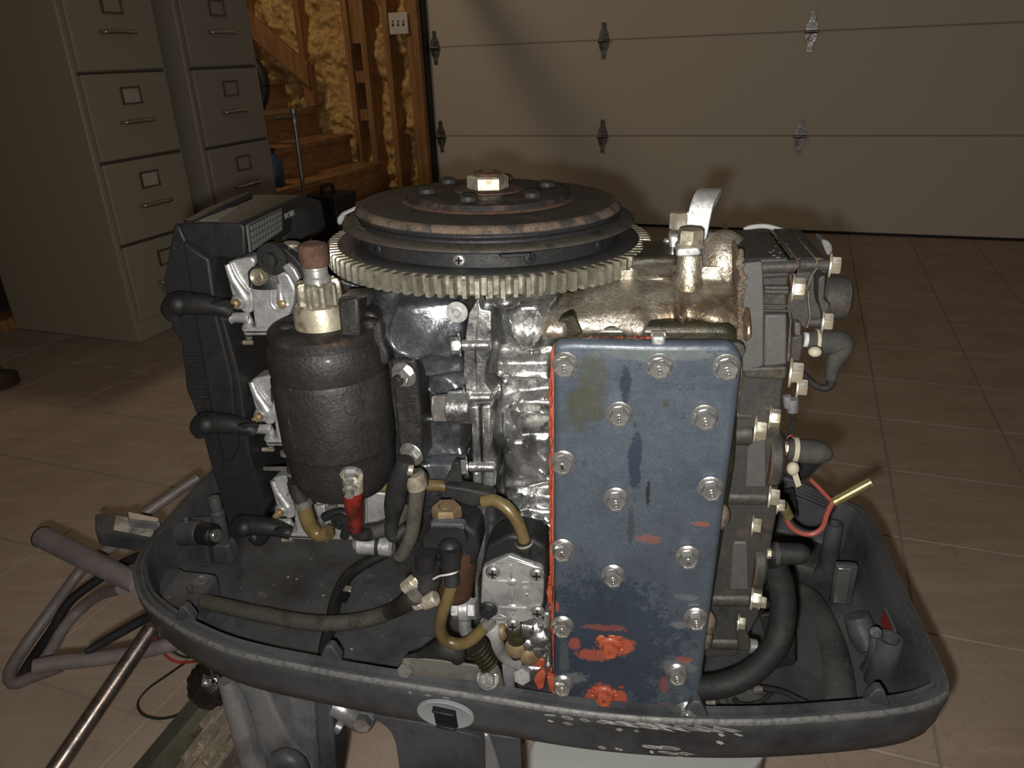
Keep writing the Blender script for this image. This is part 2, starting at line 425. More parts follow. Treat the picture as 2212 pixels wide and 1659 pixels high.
# far wall left of the door: open studs with yellow insulation
wb = bpy.data.objects.new('wall_back', None); COL.objects.link(wb); wb.location = rm(-3.0, 4.65, 0); wb['kind'] = 'structure'
b = MB(); rbox(b, -4.6, -2.24, 4.74, 4.80, 0, 2.6); b.build('sheathing', 'dark_wood', wb)
b = MB(); rbox(b, 2.76, 3.4, 4.5, 4.7, 0, 2.6); b.build('wall_end', 'door_paint', wb)
b = MB(); rbox(b, -2.24, 2.76, 4.62, 4.75, 2.62, 2.9); b.build('lintel', 'lumber', wb)
for u0, u1, va in ((-2.335, -2.285, 4.52), (-2.495, -2.455, 4.52), (-2.66, -2.62, 4.52), (-2.775, -2.735, 4.52), (-3.15, -3.11, 4.56), (-3.55, -3.51, 4.56), (-3.95, -3.91, 4.56)):
    b = MB(); rbox(b, u0, u1, va, 4.72, .03, 2.6); b.build('stud', 'lumber', wb, bevel=.003)
for z0, z1, u0, u1 in ((1.09, 1.6, -2.735, -2.66), (.63, .70, -2.735, -2.66), (.86, .93, -2.735, -2.66)):
    b = MB(); rbox(b, u0, u1, 4.55, 4.7, z0, z1); b.build('blocking', 'lumber', wb, bevel=.003)
b = MB(); rbox(b, -4.6, -2.24, 4.52, 4.72, -.002, .035); b.build('bottom_plate', 'lumber', wb)
b = MB(); rbox(b, -2.285, -2.245, 4.50, 4.74, 0, 2.62); b.build('door_jamb', 'lumber', wb, bevel=.003)
b = MB(); rbox(b, -2.247, -2.225, 4.55, 4.60, 0, 2.62); b.build('weatherstrip', 'black_weatherstrip', wb)
# the fluffy fill between the studs, one bulging sheet
nu, nz = 190, 190
us = np.linspace(-4.5, -2.26, nu); zs = np.linspace(.02, 2.1, nz); H = np.zeros((nz, nu)); g = np.random.default_rng(3)
for s, amp in ((18, .032), (8, .026), (4, .018), (2, .010)):
    a = g.normal(size=(nz // s + 3, nu // s + 3)); yi = np.arange(nz) / s; xi = np.arange(nu) / s; y_ = yi.astype(int); x_ = xi.astype(int)
    fy = (yi - y_)[:, None]; fx = (xi - x_)[None]; fy = fy * fy * (3 - 2 * fy); fx = fx * fx * (3 - 2 * fx)
    H += amp * ((a[y_][:, x_] * (1 - fx) + a[y_][:, x_ + 1] * fx) * (1 - fy) + (a[y_ + 1][:, x_] * (1 - fx) + a[y_ + 1][:, x_ + 1] * fx) * fy)
b = MB(); b.add([rm(us[i], 4.655 - float(np.clip(H[j, i], -.06, .085)), zs[j]) for j in range(nz) for i in range(nu)],
    [(j * nu + i, j * nu + i + 1, (j + 1) * nu + i + 1, (j + 1) * nu + i) for j in range(nz - 1) for i in range(nu - 1)])
b.build('insulation', 'insulation', wb, kind='stuff', ang=80)
# overhead door track, above the frame
b = MB()
for dz in (0, .05): rbox(b, -2.42, -2.37, 1.7, 4.5, 2.05 + dz, 2.056 + dz)
rbox(b, -2.42, -2.415, 1.7, 4.5, 2.05, 2.106)
b.build('door_track', 'galvanised', door)

# left wall behind the cabinets
wl = bpy.data.objects.new('wall_left', None); COL.objects.link(wl); wl.location = rm(-3.15, 1.8, 0); wl['kind'] = 'structure'
b = MB(); rbox(b, -3.24, -3.19, .2, 3.2, 0, 2.6); b.build('sheathing', 'dark_wood', wl)
b = MB(); rbox(b, -3.19, -3.065, .2, 3.15, 0, .05); b.build('bottom_plate', 'lumber', wl, bevel=.003)
for v in (1.0, 1.42, 1.98, 2.4, 2.8):
    b = MB(); rbox(b, -3.19, -3.065, v - .02, v + .02, .05, 2.6); b.build('stud', 'lumber', wl, bevel=.003)
# ------------------------------------------------------------------ filing cabinets
def cabinet(u, v0, v1, depth, m, label):
    c = empty('filing_cabinet', rm(u - depth / 2, (v0 + v1) / 2, 0), label, 'cabinet', 'filing cabinets')
    b = MB(); rbox(b, u - depth, u - .004, v0, v1, 0.0, 1.325); b.build('body', m, c, bevel=.006)
    for k in range(4):
        z0 = .085 + .3035 * k
        b = MB(); rbox(b, u - .003, u + .012, v0 + .022, v1 - .022, z0, z0 + .292); d = b.build('drawer', m, c, bevel=.004)
        b = MB(); rbox(b, u - .004, u + .001, v0 + .020, v1 - .020, z0 + .291, z0 + .3005); b.build('drawer_gap', 'gap_brown', c)
        vm = (v0 + v1) / 2; zl = z0 + .215
        b = MB()
        for (a0, a1, q0, q1) in ((-.045, .045, .024, .030), (-.045, .045, -.030, -.024), (-.045, -.039, -.03, .03), (.039, .045, -.03, .03)):
            rbox(b, u + .012, u + .018, vm + a0, vm + a1, zl + q0, zl + q1)
        b.build('label_holder', 'holder', d, bevel=.001)
        if True:
            b = MB(); rbox(b, u + .0122, u + .0135, vm - .039, vm + .039, zl - .024, zl + .024); b.build('label_card', 'card_white' if k in (1, 2) and m == 'cab_tan' else m, d)
        zh = z0 + .125
        b = MB()
        b.tube([rm(u + .010, vm - .075, zh), rm(u + .030, vm - .070, zh), rm(u + .038, vm - .05, zh), rm(u + .040, vm, zh + .002), rm(u + .038, vm + .05, zh), rm(u + .030, vm + .070, zh), rm(u + .010, vm + .075, zh)], [.006, .0075, .008, .009, .008, .0075, .006], 10, 4)
        b.build('handle', 'chrome', d)
    b = MB().cyl(rm(u + .011, v1 - .06, .215), rm(u + .018, v1 - .06, .215), .010, 12); b.build('lock', 'galvanised', c)
    return c
cabinet(-2.38, 2.107, 2.548, .68, 'cab_tan', 'tan four drawer metal filing cabinet nearest the left edge of the photo')
cabinet(-2.30, 2.565, 3.010, .70, 'cab_grey', 'grey four drawer metal filing cabinet between the tan cabinet and the wooden stairs')
# ------------------------------------------------------------------ stairs
st = empty('staircase', rm(-2.8, 3.9, 0), 'unpainted brown wooden staircase rising leftward beside the insulated wall', 'stairs')
zz = [.20, .385, .56, .725, .90, 1.08, 1.26]; uu = [-2.31, -2.545, -2.75, -2.97, -3.19, -3.41, -3.63]
for k in range(7):
    b = MB(); rbox(b, uu[k] - .255, uu[k], 3.35, 4.46, zz[k] - .032, zz[k]); b.build('tread', 'stair_wood', st, bevel=.004)
    b = MB(); rbox(b, uu[k] - .045, uu[k] - .022, 3.37, 4.45, (zz[k - 1] if k else 0.002), zz[k] - .032); b.build('riser', 'stair_wood', st)
for v in (3.38, 4.45):
    pr = [rm(uu[0] - .05, v, .0), rm(uu[0] - .05, v, .16)] + [q for k in range(1, 7) for q in (rm(uu[k] - .045, v, zz[k - 1]), rm(uu[k] - .045, v, zz[k] - .034))] + [rm(-3.85, v, 1.22), rm(-3.85, v, .9), rm(-2.75, v, .0)]
    MB().prism(pr, RV * .03).build('stringer', 'stair_wood', st)
b = MB(); b.prism([rm(-3.62, 4.40, 1.50), rm(-3.00, 4.40, .99), rm(-3.00, 4.40, .85), rm(-3.62, 4.40, 1.34)], RV * .04); b.build('guard_rail', 'lumber', st, bevel=.004)
b = MB(); rbox(b, -3.07, -3.0, 4.44, 4.50, .73, .985); b.build('newel_post', 'lumber', st, bevel=.004)
# ------------------------------------------------------------------ light switch
sw = empty('light_switch', rm(-2.372, 4.512, 1.19), 'white three gang light switch plate mounted between two bare studs', 'light switch')
b = MB(); rbox(b, -2.435, -2.308, 4.495, 4.51, 1.13, 1.25); b.build('cover_plate', 'switch_white', sw, bevel=.004)
b = MB(); rbox(b, -2.43, -2.34, 4.51, 4.60, 1.135, 1.245); b.build('switch_box', 'blue_plastic', sw)
for k in (-1, 0, 1):
    u = -2.3715 + .036 * k
    b = MB(); rbox(b, u - .006, u + .006, 4.4935, 4.496, 1.176, 1.206); b.build('toggle_slot', 'slot_dark', sw)
    b = MB(); b.prism([rm(u - .004, 4.496, 1.182), rm(u + .004, 4.496, 1.182), rm(u + .004, 4.496, 1.198), rm(u - .004, 4.496, 1.198)], -RV * .012 + EW * .006, .8); b.build('toggle', 'switch_white', sw, bevel=.001)
# ------------------------------------------------------------------ odds and ends near the stairs
t = empty('rod_stand', rm(-2.15, 3.0, 0), 'thin black metal rod stand with a crossbar in front of the stairs', 'stand')
MB().tube([rm(-2.15, 2.995, .02), rm(-2.15, 3.01, .80)], .010, 10).build('upright', 'steel_rod', t)
MB().tube([rm(-2.15, 3.015, .775), rm(-2.15, 2.86, .782)], .009, 10).build('crossbar', 'steel_rod', t)
MB().cyl(rm(-2.15, 3.01, .745), rm(-2.15, 3.01, .81), .016, 12).build('joint', 'galvanised', t)
MB().cyl(rm(-2.15, 2.995, 0), rm(-2.15, 2.995, .022), .07, 20).build('foot', 'black_misc', t)
t = empty('black_case', rm(-2.2, 3.32, 0), 'black equipment case on the floor at the foot of the stairs', 'case')
b = MB(); rbox(b, -2.28, -2.08, 3.15, 3.33, .015, .40); b.build('body', 'black_misc', t, bevel=.012)
b = MB(); rbox(b, -2.285, -2.075, 3.145, 3.335, .36, .40); b.build('lid', 'black_misc', t, bevel=.008)
b = MB(); b.tube([rm(-2.18, 3.19, .395), rm(-2.18, 3.20, .435), rm(-2.18, 3.28, .435), rm(-2.18, 3.29, .395)], .009, 8); b.build('handle', 'black_misc', t)
def jug(u, v, z, r, h, m, label):
    t = MB().lathe(rm(u, v, z), EW, [(r * .9, 0), (r, .01), (r, h * .72), (r * .55, h * .9), (r * .4, h * .92), (r * .4, h)], 20).build('bottle', m)
    tag(t, label, 'bottle'); t.location = t.location
    MB().lathe(rm(u, v, z + h), EW, [(r * .45, 0), (r * .45, h * .1), (0, h * .1)], 14).build('cap', 'black_misc', t); return t
jug(-2.65, 3.46, .3865, .05, .18, 'blue_plastic', 'blue plastic bottle on a low stair tread beside the grey cabinet')
b = MB(); c = rm(-2.863, 3.56, .886); n = 28
ring = [c + (RU * math.cos(2 * math.pi * k / n) + (EW * .985 + RV * .17) * math.sin(2 * math.pi * k / n)) * .162 for k in range(n + 1)]
b.tube(ring, .0275, 10, smooth=False); o = b.build('wheel_tyre', 'black_misc'); tag(o, 'black rubber tyre leaning on the stairs behind the grey cabinet', 'tyre')
p = oz(-8, 832, 0)
t = MB().lathe(p, EW, [(.075, 0), (.075, .03), (.03, .05), (.03, .5), (.028, .5), (0, .5)], 16).build('post_stand', 'dark_wood'); tag(t, 'dark round post on a foot at the left edge of the photo', 'post')
# ================================================================== outboard motor
ALB, ALBM, RGH, SPC = .36, 1.0, .08, .32
mat('black_paint', (.020, .020, .021), .42, layers=[((.055, .040, .028), 30, .50, .68, .7), ((.012, .012, .013), 90, .5, .7, .6)], grain=.35, bump=((260, .35), (60, .25)))
mat('rusty_black', (.024, .022, .021), .5, layers=[((.10, .058, .034), (60, 60, 25), .50, .62, .75), ((.17, .085, .040), 70, .60, .70, .7), ((.05, .045, .04), 30, .55, .7, .6)], grain=.3, bump=((300, .5),))
mat('rust', (.115, .062, .040), .75, layers=[((.05, .028, .02), 90, .45, .65, .8), ((.22, .12, .07), 220, .58, .7, .6)], grain=.3, bump=(240, .7))
mat('dusty_lip', (.060, .050, .040), .6, layers=[((.02, .02, .02), 50, .55, .65), ((.11, .085, .062), 90, .55, .7, .6)], grain=.25)
mat('gear_steel', (.27, .255, .20), .30, .8, layers=[((.16, .14, .11), 120, .45, .62, .8), ((.22, .12, .06), 60, .62, .7, .7)], bump=(200, .2))
mat('bolt_steel', (.50, .495, .47), .22, .92, layers=[((.20, .18, .15), 160, .5, .68, .6)], bump=(220, .15))
mat('bolt_yellow', (.30, .265, .195), .34, .7, layers=[((.42, .40, .34), 120, .5, .6), ((.14, .09, .05), 90, .58, .7, .8)], bump=(220, .2))
mat('cream_steel', (.21, .19, .14), .42, .55, layers=[((.085, .055, .035), 60, .48, .62, .9), ((.28, .265, .22), 40, .55, .7, .6)], bump=(200, .2))
mat('shaft_steel', (.42, .42, .41), .3, .85)
mat('brass', (.30, .215, .11), .35, .7, layers=[((.16, .09, .04), 140, .5, .68, .7)])
mat('black_plastic', (.018, .018, .019), .44, layers=[((.035, .030, .026), 24, .5, .7, .6), ((.05, .048, .045), (20, 400, 400), .66, .72, .6)], grain=.25, bump=((130, .2),))
mat('rubber', (.020, .020, .020), .55, layers=[((.045, .042, .036), 60, .5, .7, .7)], grain=.2, bump=(200, .25))
mat('dusty_rubber', (.052, .050, .045), .7, layers=[((.085, .078, .062), 50, .48, .66, .8)], grain=.2, bump=(260, .3))
mat('grey_hose', (.095, .085, .070), .7, layers=[((.045, .04, .034), 60, .5, .66, .9), ((.15, .135, .11), 200, .58, .7, .6)], grain=.3, bump=(220, .4))
mat('amber_hose', (.20, .145, .060), .26, layers=[((.10, .066, .026), 30, .45, .65, .8)], trans=.15, spec=.6)
mat('cast_alloy', (.40, .40, .385), .29, .92, layers=[((.11, .11, .115), 24, .46, .62, .9), ((.30, .26, .17), 34, .60, .72, .5), ((.03, .028, .026), 90, .60, .68, .8)], grain=.25, bump=((240, .45), (70, .5)), coat=.0)
mat('crank_alloy', (.26, .275, .30), .24, .92, layers=[((.06, .062, .068), 20, .44, .60, .9), ((.15, .145, .13), 60, .60, .72, .6)], grain=.3, bump=((260, .45), (80, .5)))
mat('carb_alloy', (.40, .40, .395), .34, .75, layers=[((.16, .155, .15), 40, .5, .66, .7)], grain=.12, bump=((300, .25),))
mat('bronze_alloy', (.26, .235, .19), .40, .8, layers=[((.32, .18, .065), 26, .52, .66, .85), ((.075, .058, .044), 22, .48, .62, .85), ((.50, .47, .41), 60, .60, .70, .85), ((.10, .06, .035), 130, .58, .7, .7)], grain=.35, bump=((260, 1.), (90, .9)))
mat('dark_oily', (.035, .031, .020), .35, .3, layers=[((.075, .062, .03), 40, .5, .7, .8)], grain=.4, bump=((260, .5), (60, .4)), coat=.3)
mat('head_paint', (.062, .060, .054), .42, .15, layers=[((.12, .098, .066), 32, .50, .68, .8), ((.026, .025, .024), 40, .54, .68, .8), ((.20, .16, .11), 130, .66, .72, .6)], grain=.2, bump=((260, .35), (70, .2)))
mat('fin_grey', (.115, .112, .105), .5, .15, layers=[((.16, .13, .09), 40, .55, .7, .6)], grain=.15, bump=(300, .2))
mat('gasket', (.115, .075, .048), .85, layers=[((.26, .21, .15), 60, .5, .62, .8), ((.05, .03, .02), 90, .55, .66, .8)], grain=.3, bump=(300, .9))
mat('crust', (.19, .145, .10), .8, .1, layers=[((.36, .31, .24), 90, .52, .64, .8), ((.07, .045, .03), 60, .5, .64, .9)], grain=.3, bump=((220, 1.0), (90, .8)))
mat('sealant', (.46, .105, .055), .38, layers=[((.36, .05, .022), 80, .5, .66)], bump=(140, .4), coat=.2)
mat('tray_paint', (.108, .111, .118), .40, layers=[((.030, .030, .033), 10, .45, .65, .8), ((.078, .076, .072), 60, .60, .72, .5), ((.16, .155, .145), (140, 140, 140), .72, .75, .7)], grain=.15, bump=((300, .2),))
mat('tray_worn', (.26, .255, .245), .5, .3, layers=[((.13, .13, .13), 200, .48, .6, .8)], bump=(200, .3))
mat('tray_dusty', (.10, .098, .092), .65, layers=[((.05, .05, .052), 16, .45, .62, .9), ((.19, .18, .16), 60, .60, .72, .6)], grain=.2, bump=(260, .3))
mat('white_scuff', (.48, .47, .44), .7, grain=.1)
mat('silver_bracket', (.25, .25, .255), .34, .7, layers=[((.10, .10, .105), 14, .48, .64, .8)], grain=.1, bump=((300, .15),))
mat('strap_steel', (.46, .47, .46), .32, .8, layers=[((.30, .30, .29), 50, .5, .66, .8), ((.24, .13, .07), 60, .66, .72, .8)], bump=(220, .15))
mat('zip_tie', (.50, .46, .34), .5); mat('wire_pink', (.45, .11, .085), .4); mat('wire_red', (.40, .03, .022), .4); mat('wire_green', (.02, .05, .045), .45)
mat('red_boot', (.24, .022, .016), .22, layers=[((.06, .012, .010), 50, .48, .6, .9)], trans=.1, coat=.4)
mat('red_label', (.30, .03, .025), .5); mat('label_grey', (.20, .20, .19), .5, .2)
mat('bracket_plate', (.24, .225, .195), .5, .3, layers=[((.14, .115, .085), 30, .48, .64, .8), ((.36, .35, .32), 300, .68, .74, .6)])
mat('latch_oval', (.36, .375, .385), .5, .2, layers=[((.6, .6, .6), 300, .62, .68, .6)])
mat('pump_alloy', (.33, .33, .32), .32, .7, layers=[((.10, .10, .10), 30, .48, .64, .7)], grain=.12, bump=((300, .2),))
mat('brown_can', (.085, .042, .025), .45, layers=[((.05, .03, .02), 30, .5, .64, .8)], grain=.2)
mat('grille_grey', (.13, .13, .125), .6, grain=.15); mat('off_white', (.62, .60, .56), .35)  # off-white serves a spark plug and a clip wire
mat('engraved', (.085, .10, .12), .35, .2); mat('grease', (.022, .016, .012), .22, layers=[((.06, .045, .025), 260, .62, .7, .8)], bump=((260, 1.), (120, 1.)), coat=.5)

MOT = empty('outboard_motor', en(-.15, .16, 0.0), 'uncovered outboard boat motor with black flywheel and blue exhaust cover in grey tray', 'boat motor')
# plate paint: blue, darker lower half, painted highlight band, oil stains, scuffs and sealant smears with places of their own
def spx(x, y, r, col, mx=1.): return (at(x, y, 0), (r * .00031 if not isinstance(r, tuple) else V((r[0] * .00031, .02, r[1] * .00031))), col, mx)
OL, OR, SC, NV = (.030, .031, .021), (.20, .046, .026), (.10, .10, .095), (.008, .012, .022)
mat('plate_blue', (.102, .125, .152), .38, .25, grain=.22, bump=((300, .22), (60, .15)), coat=.15, ref=MOT,
    layers=[((.070, .085, .108), 16, .46, .62, .8), ((.14, .145, .13), 60, .64, .74, .5)],
    spots=[spx(1300, 1400, (260, 240), NV, .55), spx(1255, 880, (38, 60), OL, .8), spx(1280, 840, (30, 90), OL, .7), spx(1218, 915, (20, 30), (.03, .036, .036), .6),
           spx(1352, 830, (12, 45), (.010, .013, .019), .8), spx(1372, 990, (16, 80), (.011, .016, .026), .8), spx(1400, 1070, (7, 36), (.010, .010, .010), .9), spx(1362, 1140, (8, 60), (.016, .016, .016), .5),
           spx(1430, 765, (170, 16), (.07, .078, .07), .5), spx(1440, 870, (8, 14), OL, .8), spx(1220, 1420, (14, 70), (.05, .055, .055), .5), spx(1465, 1440, (50, 24), SC, .45), spx(1240, 1465, (40, 20), SC, .5),  # first spot paints the pale highlight band along the top edge
           spx(1470, 1350, (30, 12), SC, .5), spx(1480, 1290, (30, 10), SC, .35), spx(1330, 1398, (46, 34), OR, 1.), spx(1285, 1415, (50, 22), OR, .75), spx(1310, 1356, (60, 10), OR, .4), spx(1240, 1390, (16, 22), OR, .6),
           spx(1312, 1505, (60, 44), OR, 1.), spx(1400, 1165, (34, 13), OR, .35), spx(1514, 1132, (22, 7), OR, .5), spx(1437, 1525, (22, 10), OR, .8), spx(1200, 1480, (26, 40), OR, .8), spx(1480, 1425, (30, 10), OR, .5), spx(1435, 1480, (14, 30), OR, .35), spx(1204, 1310, (5, 20), OR, .7)])

# ---- lower cowl tray
near = [(-.518, .145), (-.500, .108), (-.455, .064), (-.36, .021), (-.25, .003), (-.126, -.008), (-.012, -.016), (.094, -.010), (.201, .011), (.250, .030), (.266, .052)]
far = [(.268, .11), (.269, .2), (.271, .280), (.258, .318), (.192, .350), (.05, .40), (-.15, .435), (-.35, .44), (-.46, .415), (-.515, .365), (-.53, .31), (-.528, .25), (-.524, .19)]
def closed(pts, sub=8):
    out = []; n = len(pts)
    for i in range(n):
        p0, p1, p2, p3 = (np.array(pts[(i + k) % n]) for k in (-1, 0, 1, 2))
        for k in range(sub):
            t = k / sub; out.append(.5 * ((2 * p1) + (p2 - p0) * t + (2 * p0 - 5 * p1 + 4 * p2 - p3) * t * t + (3 * p1 - p0 - 3 * p2 + p3) * t ** 3))
    return np.array(out)
RIM = closed(near + far)
tg = np.roll(RIM, -1, 0) - np.roll(RIM, 1, 0); tg /= np.linalg.norm(tg, axis=1)[:, None]; NRM = np.stack([-tg[:, 1], tg[:, 0]], 1)
for _ in range(6): NRM = (NRM + np.roll(NRM, 1, 0) + np.roll(NRM, -1, 0)) / 3; NRM /= np.linalg.norm(NRM, axis=1)[:, None]
def loop(d, z): return [en(*(RIM[i] + NRM[i] * d), z) for i in range(len(RIM))]
def skin(prof, cap0=False, cap1=False):
    b = MB(); n = len(RIM)
    vs = [q for d, z in prof for q in loop(d, z)]
    fs = [(j * n + i, j * n + (i + 1) % n, (j + 1) * n + (i + 1) % n, (j + 1) * n + i) for j in range(len(prof) - 1) for i in range(n)]
    if cap0: fs.append(tuple(range(n)))
    if cap1: fs.append(tuple((len(prof) - 1) * n + i for i in range(n)))
    return b.add(vs, fs)
TRAY = skin([(.13, .447), (.06, .452), (.022, .460), (.009, .470), (.004, .486), (.0015, .505), (0, .509), (0, .517), (.0015, .5195), (.0055, .5200), (.0062, .5185), (.0098, .5185), (.0105, .5215), (.0135, .5220),
             (.0155, .519), (.0185, .500), (.022, .472), (.028, .463), (.036, .460)], True, True).build('lower_cowl', 'tray_paint', MOT, ang=50)
skin([(-.0004, .5160), (-.0005, .5175), (.0012, .5200), (.0024, .5203)]).build('worn_rim_edge', 'tray_worn', TRAY, ang=50)

def onfloor(x, y, z=.460): return oz(x, y, z)
def tab(x, y, wd, h, lean=.3):
    p = oz(x, y, .519); s = .00036
    e = EU
    b = MB().prism([p - e * wd * s, p + e * wd * s, p + e * wd * .30 * s + EW * h * s, p - e * wd * .22 * s + EW * h * s], EV * .010, .8)
    b.build('locating_tab', 'tray_paint', TRAY, None, .0012, 2)
for x, y in ((400, 1340), (714, 1426), (1502, 1548), (1894, 1522)): tab(x, y, 30, 44)
# near side recessed latch
lc = at(963, 1540, -.001); sl = S_at(963, 1540, -.01)
fwd = (-EV + EU * .05).normalized()
lat = MB().lathe(V(), ZX, [(1, 0), (1.0, .0030), (.96, .0040), (.90, .0038), (.62, .0028), (0, .0026)], 44)
X_ = EU - EW * .07; Y_ = EW
lp = at(963, 1540, -.0165)
lat.v = [tuple(lp + X_ * q[0] * 62 * sl + Y_ * q[1] * 36 * sl - EV * (q[2] - .001)) for q in lat.v]
LAT = lat.build('latch_recess', 'latch_oval', MOT)
MB().prism([lp + X_ * a * sl + EW * b_ * sl - EV * .0030 for a, b_ in ((-24, 24), (24, 20), (27, -26), (-21, -22))], -EV * .0015).build('latch_hole', 'slot_dark', LAT)
MB().prism([lp + X_ * a * sl + EW * b_ * sl - EV * .0035 for a, b_ in ((-24, 24), (24, 20), (24, 14), (-24, 18))], -EV * .005).build('latch_lip', 'black_plastic', LAT, bevel=.001)
MB().prism([lp + X_ * a * sl + EW * b_ * sl - EV * .0035 for a, b_ in ((-18, -17), (25, -19), (25, -26), (-18, -24))], -EV * .005).build('latch_lip', 'black_plastic', LAT, bevel=.001)
# white scuffs scratched into the near side
def onside(x, y):                                        # point on the tray's outer skin near that photo place
    best = None
    for i in range(len(RIM)):
        for d, z in ((0., .513), (.0015, .505), (.0028, .495), (.004, .486), (.006, .478), (.009, .470)):
            P = en(*(RIM[i] + NRM[i] * d), z); v_ = P - CAM; zz_ = v_.dot(FW)
            e = math.hypot(1106 + FPX * v_.dot(RT) / zz_ - x, 829.5 - FPX * v_.dot(UP) / zz_ - y)
            if RIM[i][1] < .2 and (best is None or e < best[0]): best = (e, P, i)
    return best[1], V(EU * -NRM[best[2]][0] + EV * -NRM[best[2]][1])
b = MB(); rr = random.Random(5)
def scuff(x0, y0, x1, y1, n, wd):
    for _ in range(n):
        t = rr.random(); x = x0 + (x1 - x0) * t; y = y0 + (y1 - y0) * t + rr.uniform(-wd, wd)
        p, nn = onside(x, y); L = rr.uniform(.001, .009) * wd / 5; h = rr.uniform(.0005, .0020)
        X2 = (EU - EW * rr.uniform(-.1, .25)).normalized()
        b.prism([p + nn * .0004 + X2 * a * L + EW * c_ * h for a, c_ in ((-1, .1), (-.4, 1), (.5, .7), (1, -.1), (.3, -1), (-.6, -.6))], nn * .0003)
scuff(1180, 1542, 1275, 1552, 14, 3); scuff(1340, 1558, 1560, 1562, 40, 10); scuff(1200, 1555, 1240, 1564, 6, 3); scuff(1400, 1612, 1480, 1628, 22, 6); scuff(1300, 1615, 1345, 1618, 5, 3); scuff(890, 1487, 985, 1500, 12, 2); scuff(1350, 1572, 1390, 1580, 6, 2)
scuff(1305, 1560, 1318, 1552, 8, 3); scuff(1530, 1600, 1580, 1585, 3, 3)
b.build('paint_scuffs', 'white_scuff', TRAY, kind='stuff')
# left shelf in the tray
sh = [oz(x, y, .488) for x, y in ((350, 1224), (390, 1224), (398, 1232), (463, 1238), (470, 1245), (424, 1304), (384, 1314), (352, 1328), (320, 1300), (312, 1262), (325, 1235))]
SH = MB().prism(rnd(sh, .006), -EW * .028).build('front_shelf', 'tray_paint', TRAY, bevel=.003, seg=3)
q = oz(436, 1253, .488); MB().lathe(q, EW, [(.0085, 0), (.0085, .0014), (.006, .0016), (.005, .0004), (0, .0004)], 20).build('shelf_ring', 'tray_worn', TRAY)
q = oz(411, 1274, .488); MB().lathe(q, EW, [(.0035, 0), (.0033, .004), (.002, .005), (0, .005)], 12).build('shelf_peg', 'tray_paint', TRAY)
for x, y in ((564, 1290), (800, 1252), (920, 1390), (820, 1300)):
    q = oz(x, y, .460); MB().lathe(q, EW, [(.0085, 0), (.0085, .0009), (.0075, .0012), (.0072, .0006), (0, .0006)], 24).build('floor_boss', 'tray_paint', TRAY)
b = MB(); r6 = random.Random(8)
for X, Y, k in ((1295, 548, 2), (1355, 562, 1.5), (1462, 420, 1.2), (1545, 680, 2), (1750, 1060, 1.8), (1530, 600, .8), (1075, 160, .8), (1190, 600, .8), (955, 625, .7), (980, 415, .7), (1240, 410, .6), (1850, 660, .8), (2030, 710, .7), (1965, 970, .7), (1440, 720, .6)):
    x, y = cE(X, Y); c_ = oz(x, y, .4608); b.prism([c_ + (EU * math.cos(q_) + EV * math.sin(q_)) * .0009 * k * r6.uniform(.6, 1.2) for q_ in (0, 1.2, 2.3, 3.4, 4.4, 5.4)], -EW * .0006)
for X, Y, k in ((350, 705, 1.6), (400, 722, 1.2), (450, 690, .7), (600, 640, .6)):
    x, y = cE(X, Y); c_ = oz(x, y, .4888); b.prism([c_ + (EU * math.cos(q_) + EV * math.sin(q_)) * .0009 * k * r6.uniform(.6, 1.2) for q_ in (0, 1.2, 2.3, 3.4, 4.4, 5.4)], -EW * .0006)
b.build('paint_chips', 'white_scuff', TRAY, kind='stuff')
# pivot bracket and standing tubes, left end
v = .205; s = S_at(420, 1150, v)
PV = MB().cyl(at(383, 1152, v), at(434, 1150, v), 27 * s, 24).build('pivot_barrel', 'tray_paint', TRAY, bevel=.001)
MB().prism(rnd(pl(cE, [(500, 220), (690, 210), (740, 480), (640, 490), (560, 470), (520, 380)], v - .004), .006), EV * .03).build('pivot_foot', 'tray_paint', TRAY, bevel=.003)
MB().cyl(at(434, 1152, v - .004), at(464, 1156, v - .008), 24 * s, 24).build('pivot_washer', 'black_plastic', TRAY)
MB().cyl(at(462, 1156, v - .008), at(470, 1157, v - .009), 14 * s, 20).build('pivot_pin', 'bolt_steel', TRAY)
MB().cyl(at(402, 1128, v), at(402, 1120, v), 5 * s, 12).build('grease_nipple', 'tray_worn', TRAY)
q = oz(492, 1206, .462); MB().lathe(q, EW, [(.0080, -.002), (.0078, .062), (.0088, .063), (.0088, .066), (.0070, .068), (.0070, .083), (.0060, .085), (0, .085)], 24).build('mount_post', 'tray_paint', TRAY)
MB().prism(rnd([q + EU * a + EV * c_ for a, c_ in ((-.0135, -.013), (.013, -.012), (.014, .012), (-.012, .012))], .006), EW * .026, .78).build('post_base', 'tray_paint', TRAY, bevel=.004, seg=3)
# ---- exhaust cover with its bolts
cov = [(1195, 742), (1230, 737), (1420, 742), (1585, 742), (1604, 775), (1600, 830), (1578, 1000), (1545, 1250), (1507, 1545), (1503, 1580), (1195, 1560), (1195, 1100)]
COV = MB().prism(rnd(px(cov, 0), [.010, .004, 0, .010, .004, 0, 0, 0, 0, 0, 0, 0]), EV * .012).build('exhaust_cover', 'plate_blue', MOT, bevel=.0048, seg=5)
seal = [(1189, 760), (1196, 742), (1215, 733), (1300, 734), (1412, 736), (1428, 741), (1570, 738), (1590, 746), (1600, 790), (1500, 1560), (1200, 1570), (1192, 1400), (1186, 1200), (1190, 1000), (1186, 900)]
MB().prism(rnd(px(seal, .0125), .008), EV * .004).build('sealant_bead', 'sealant', MOT, bevel=.001)
b = MB()
for k in range(26):
    x = 1225 + k * 7.3; b.ball(at(x, 734 + rr.uniform(-2, 2), .012), rr.uniform(.0016, .0028), .003, rr.uniform(.0012, .0022), nu=10, nv=6)
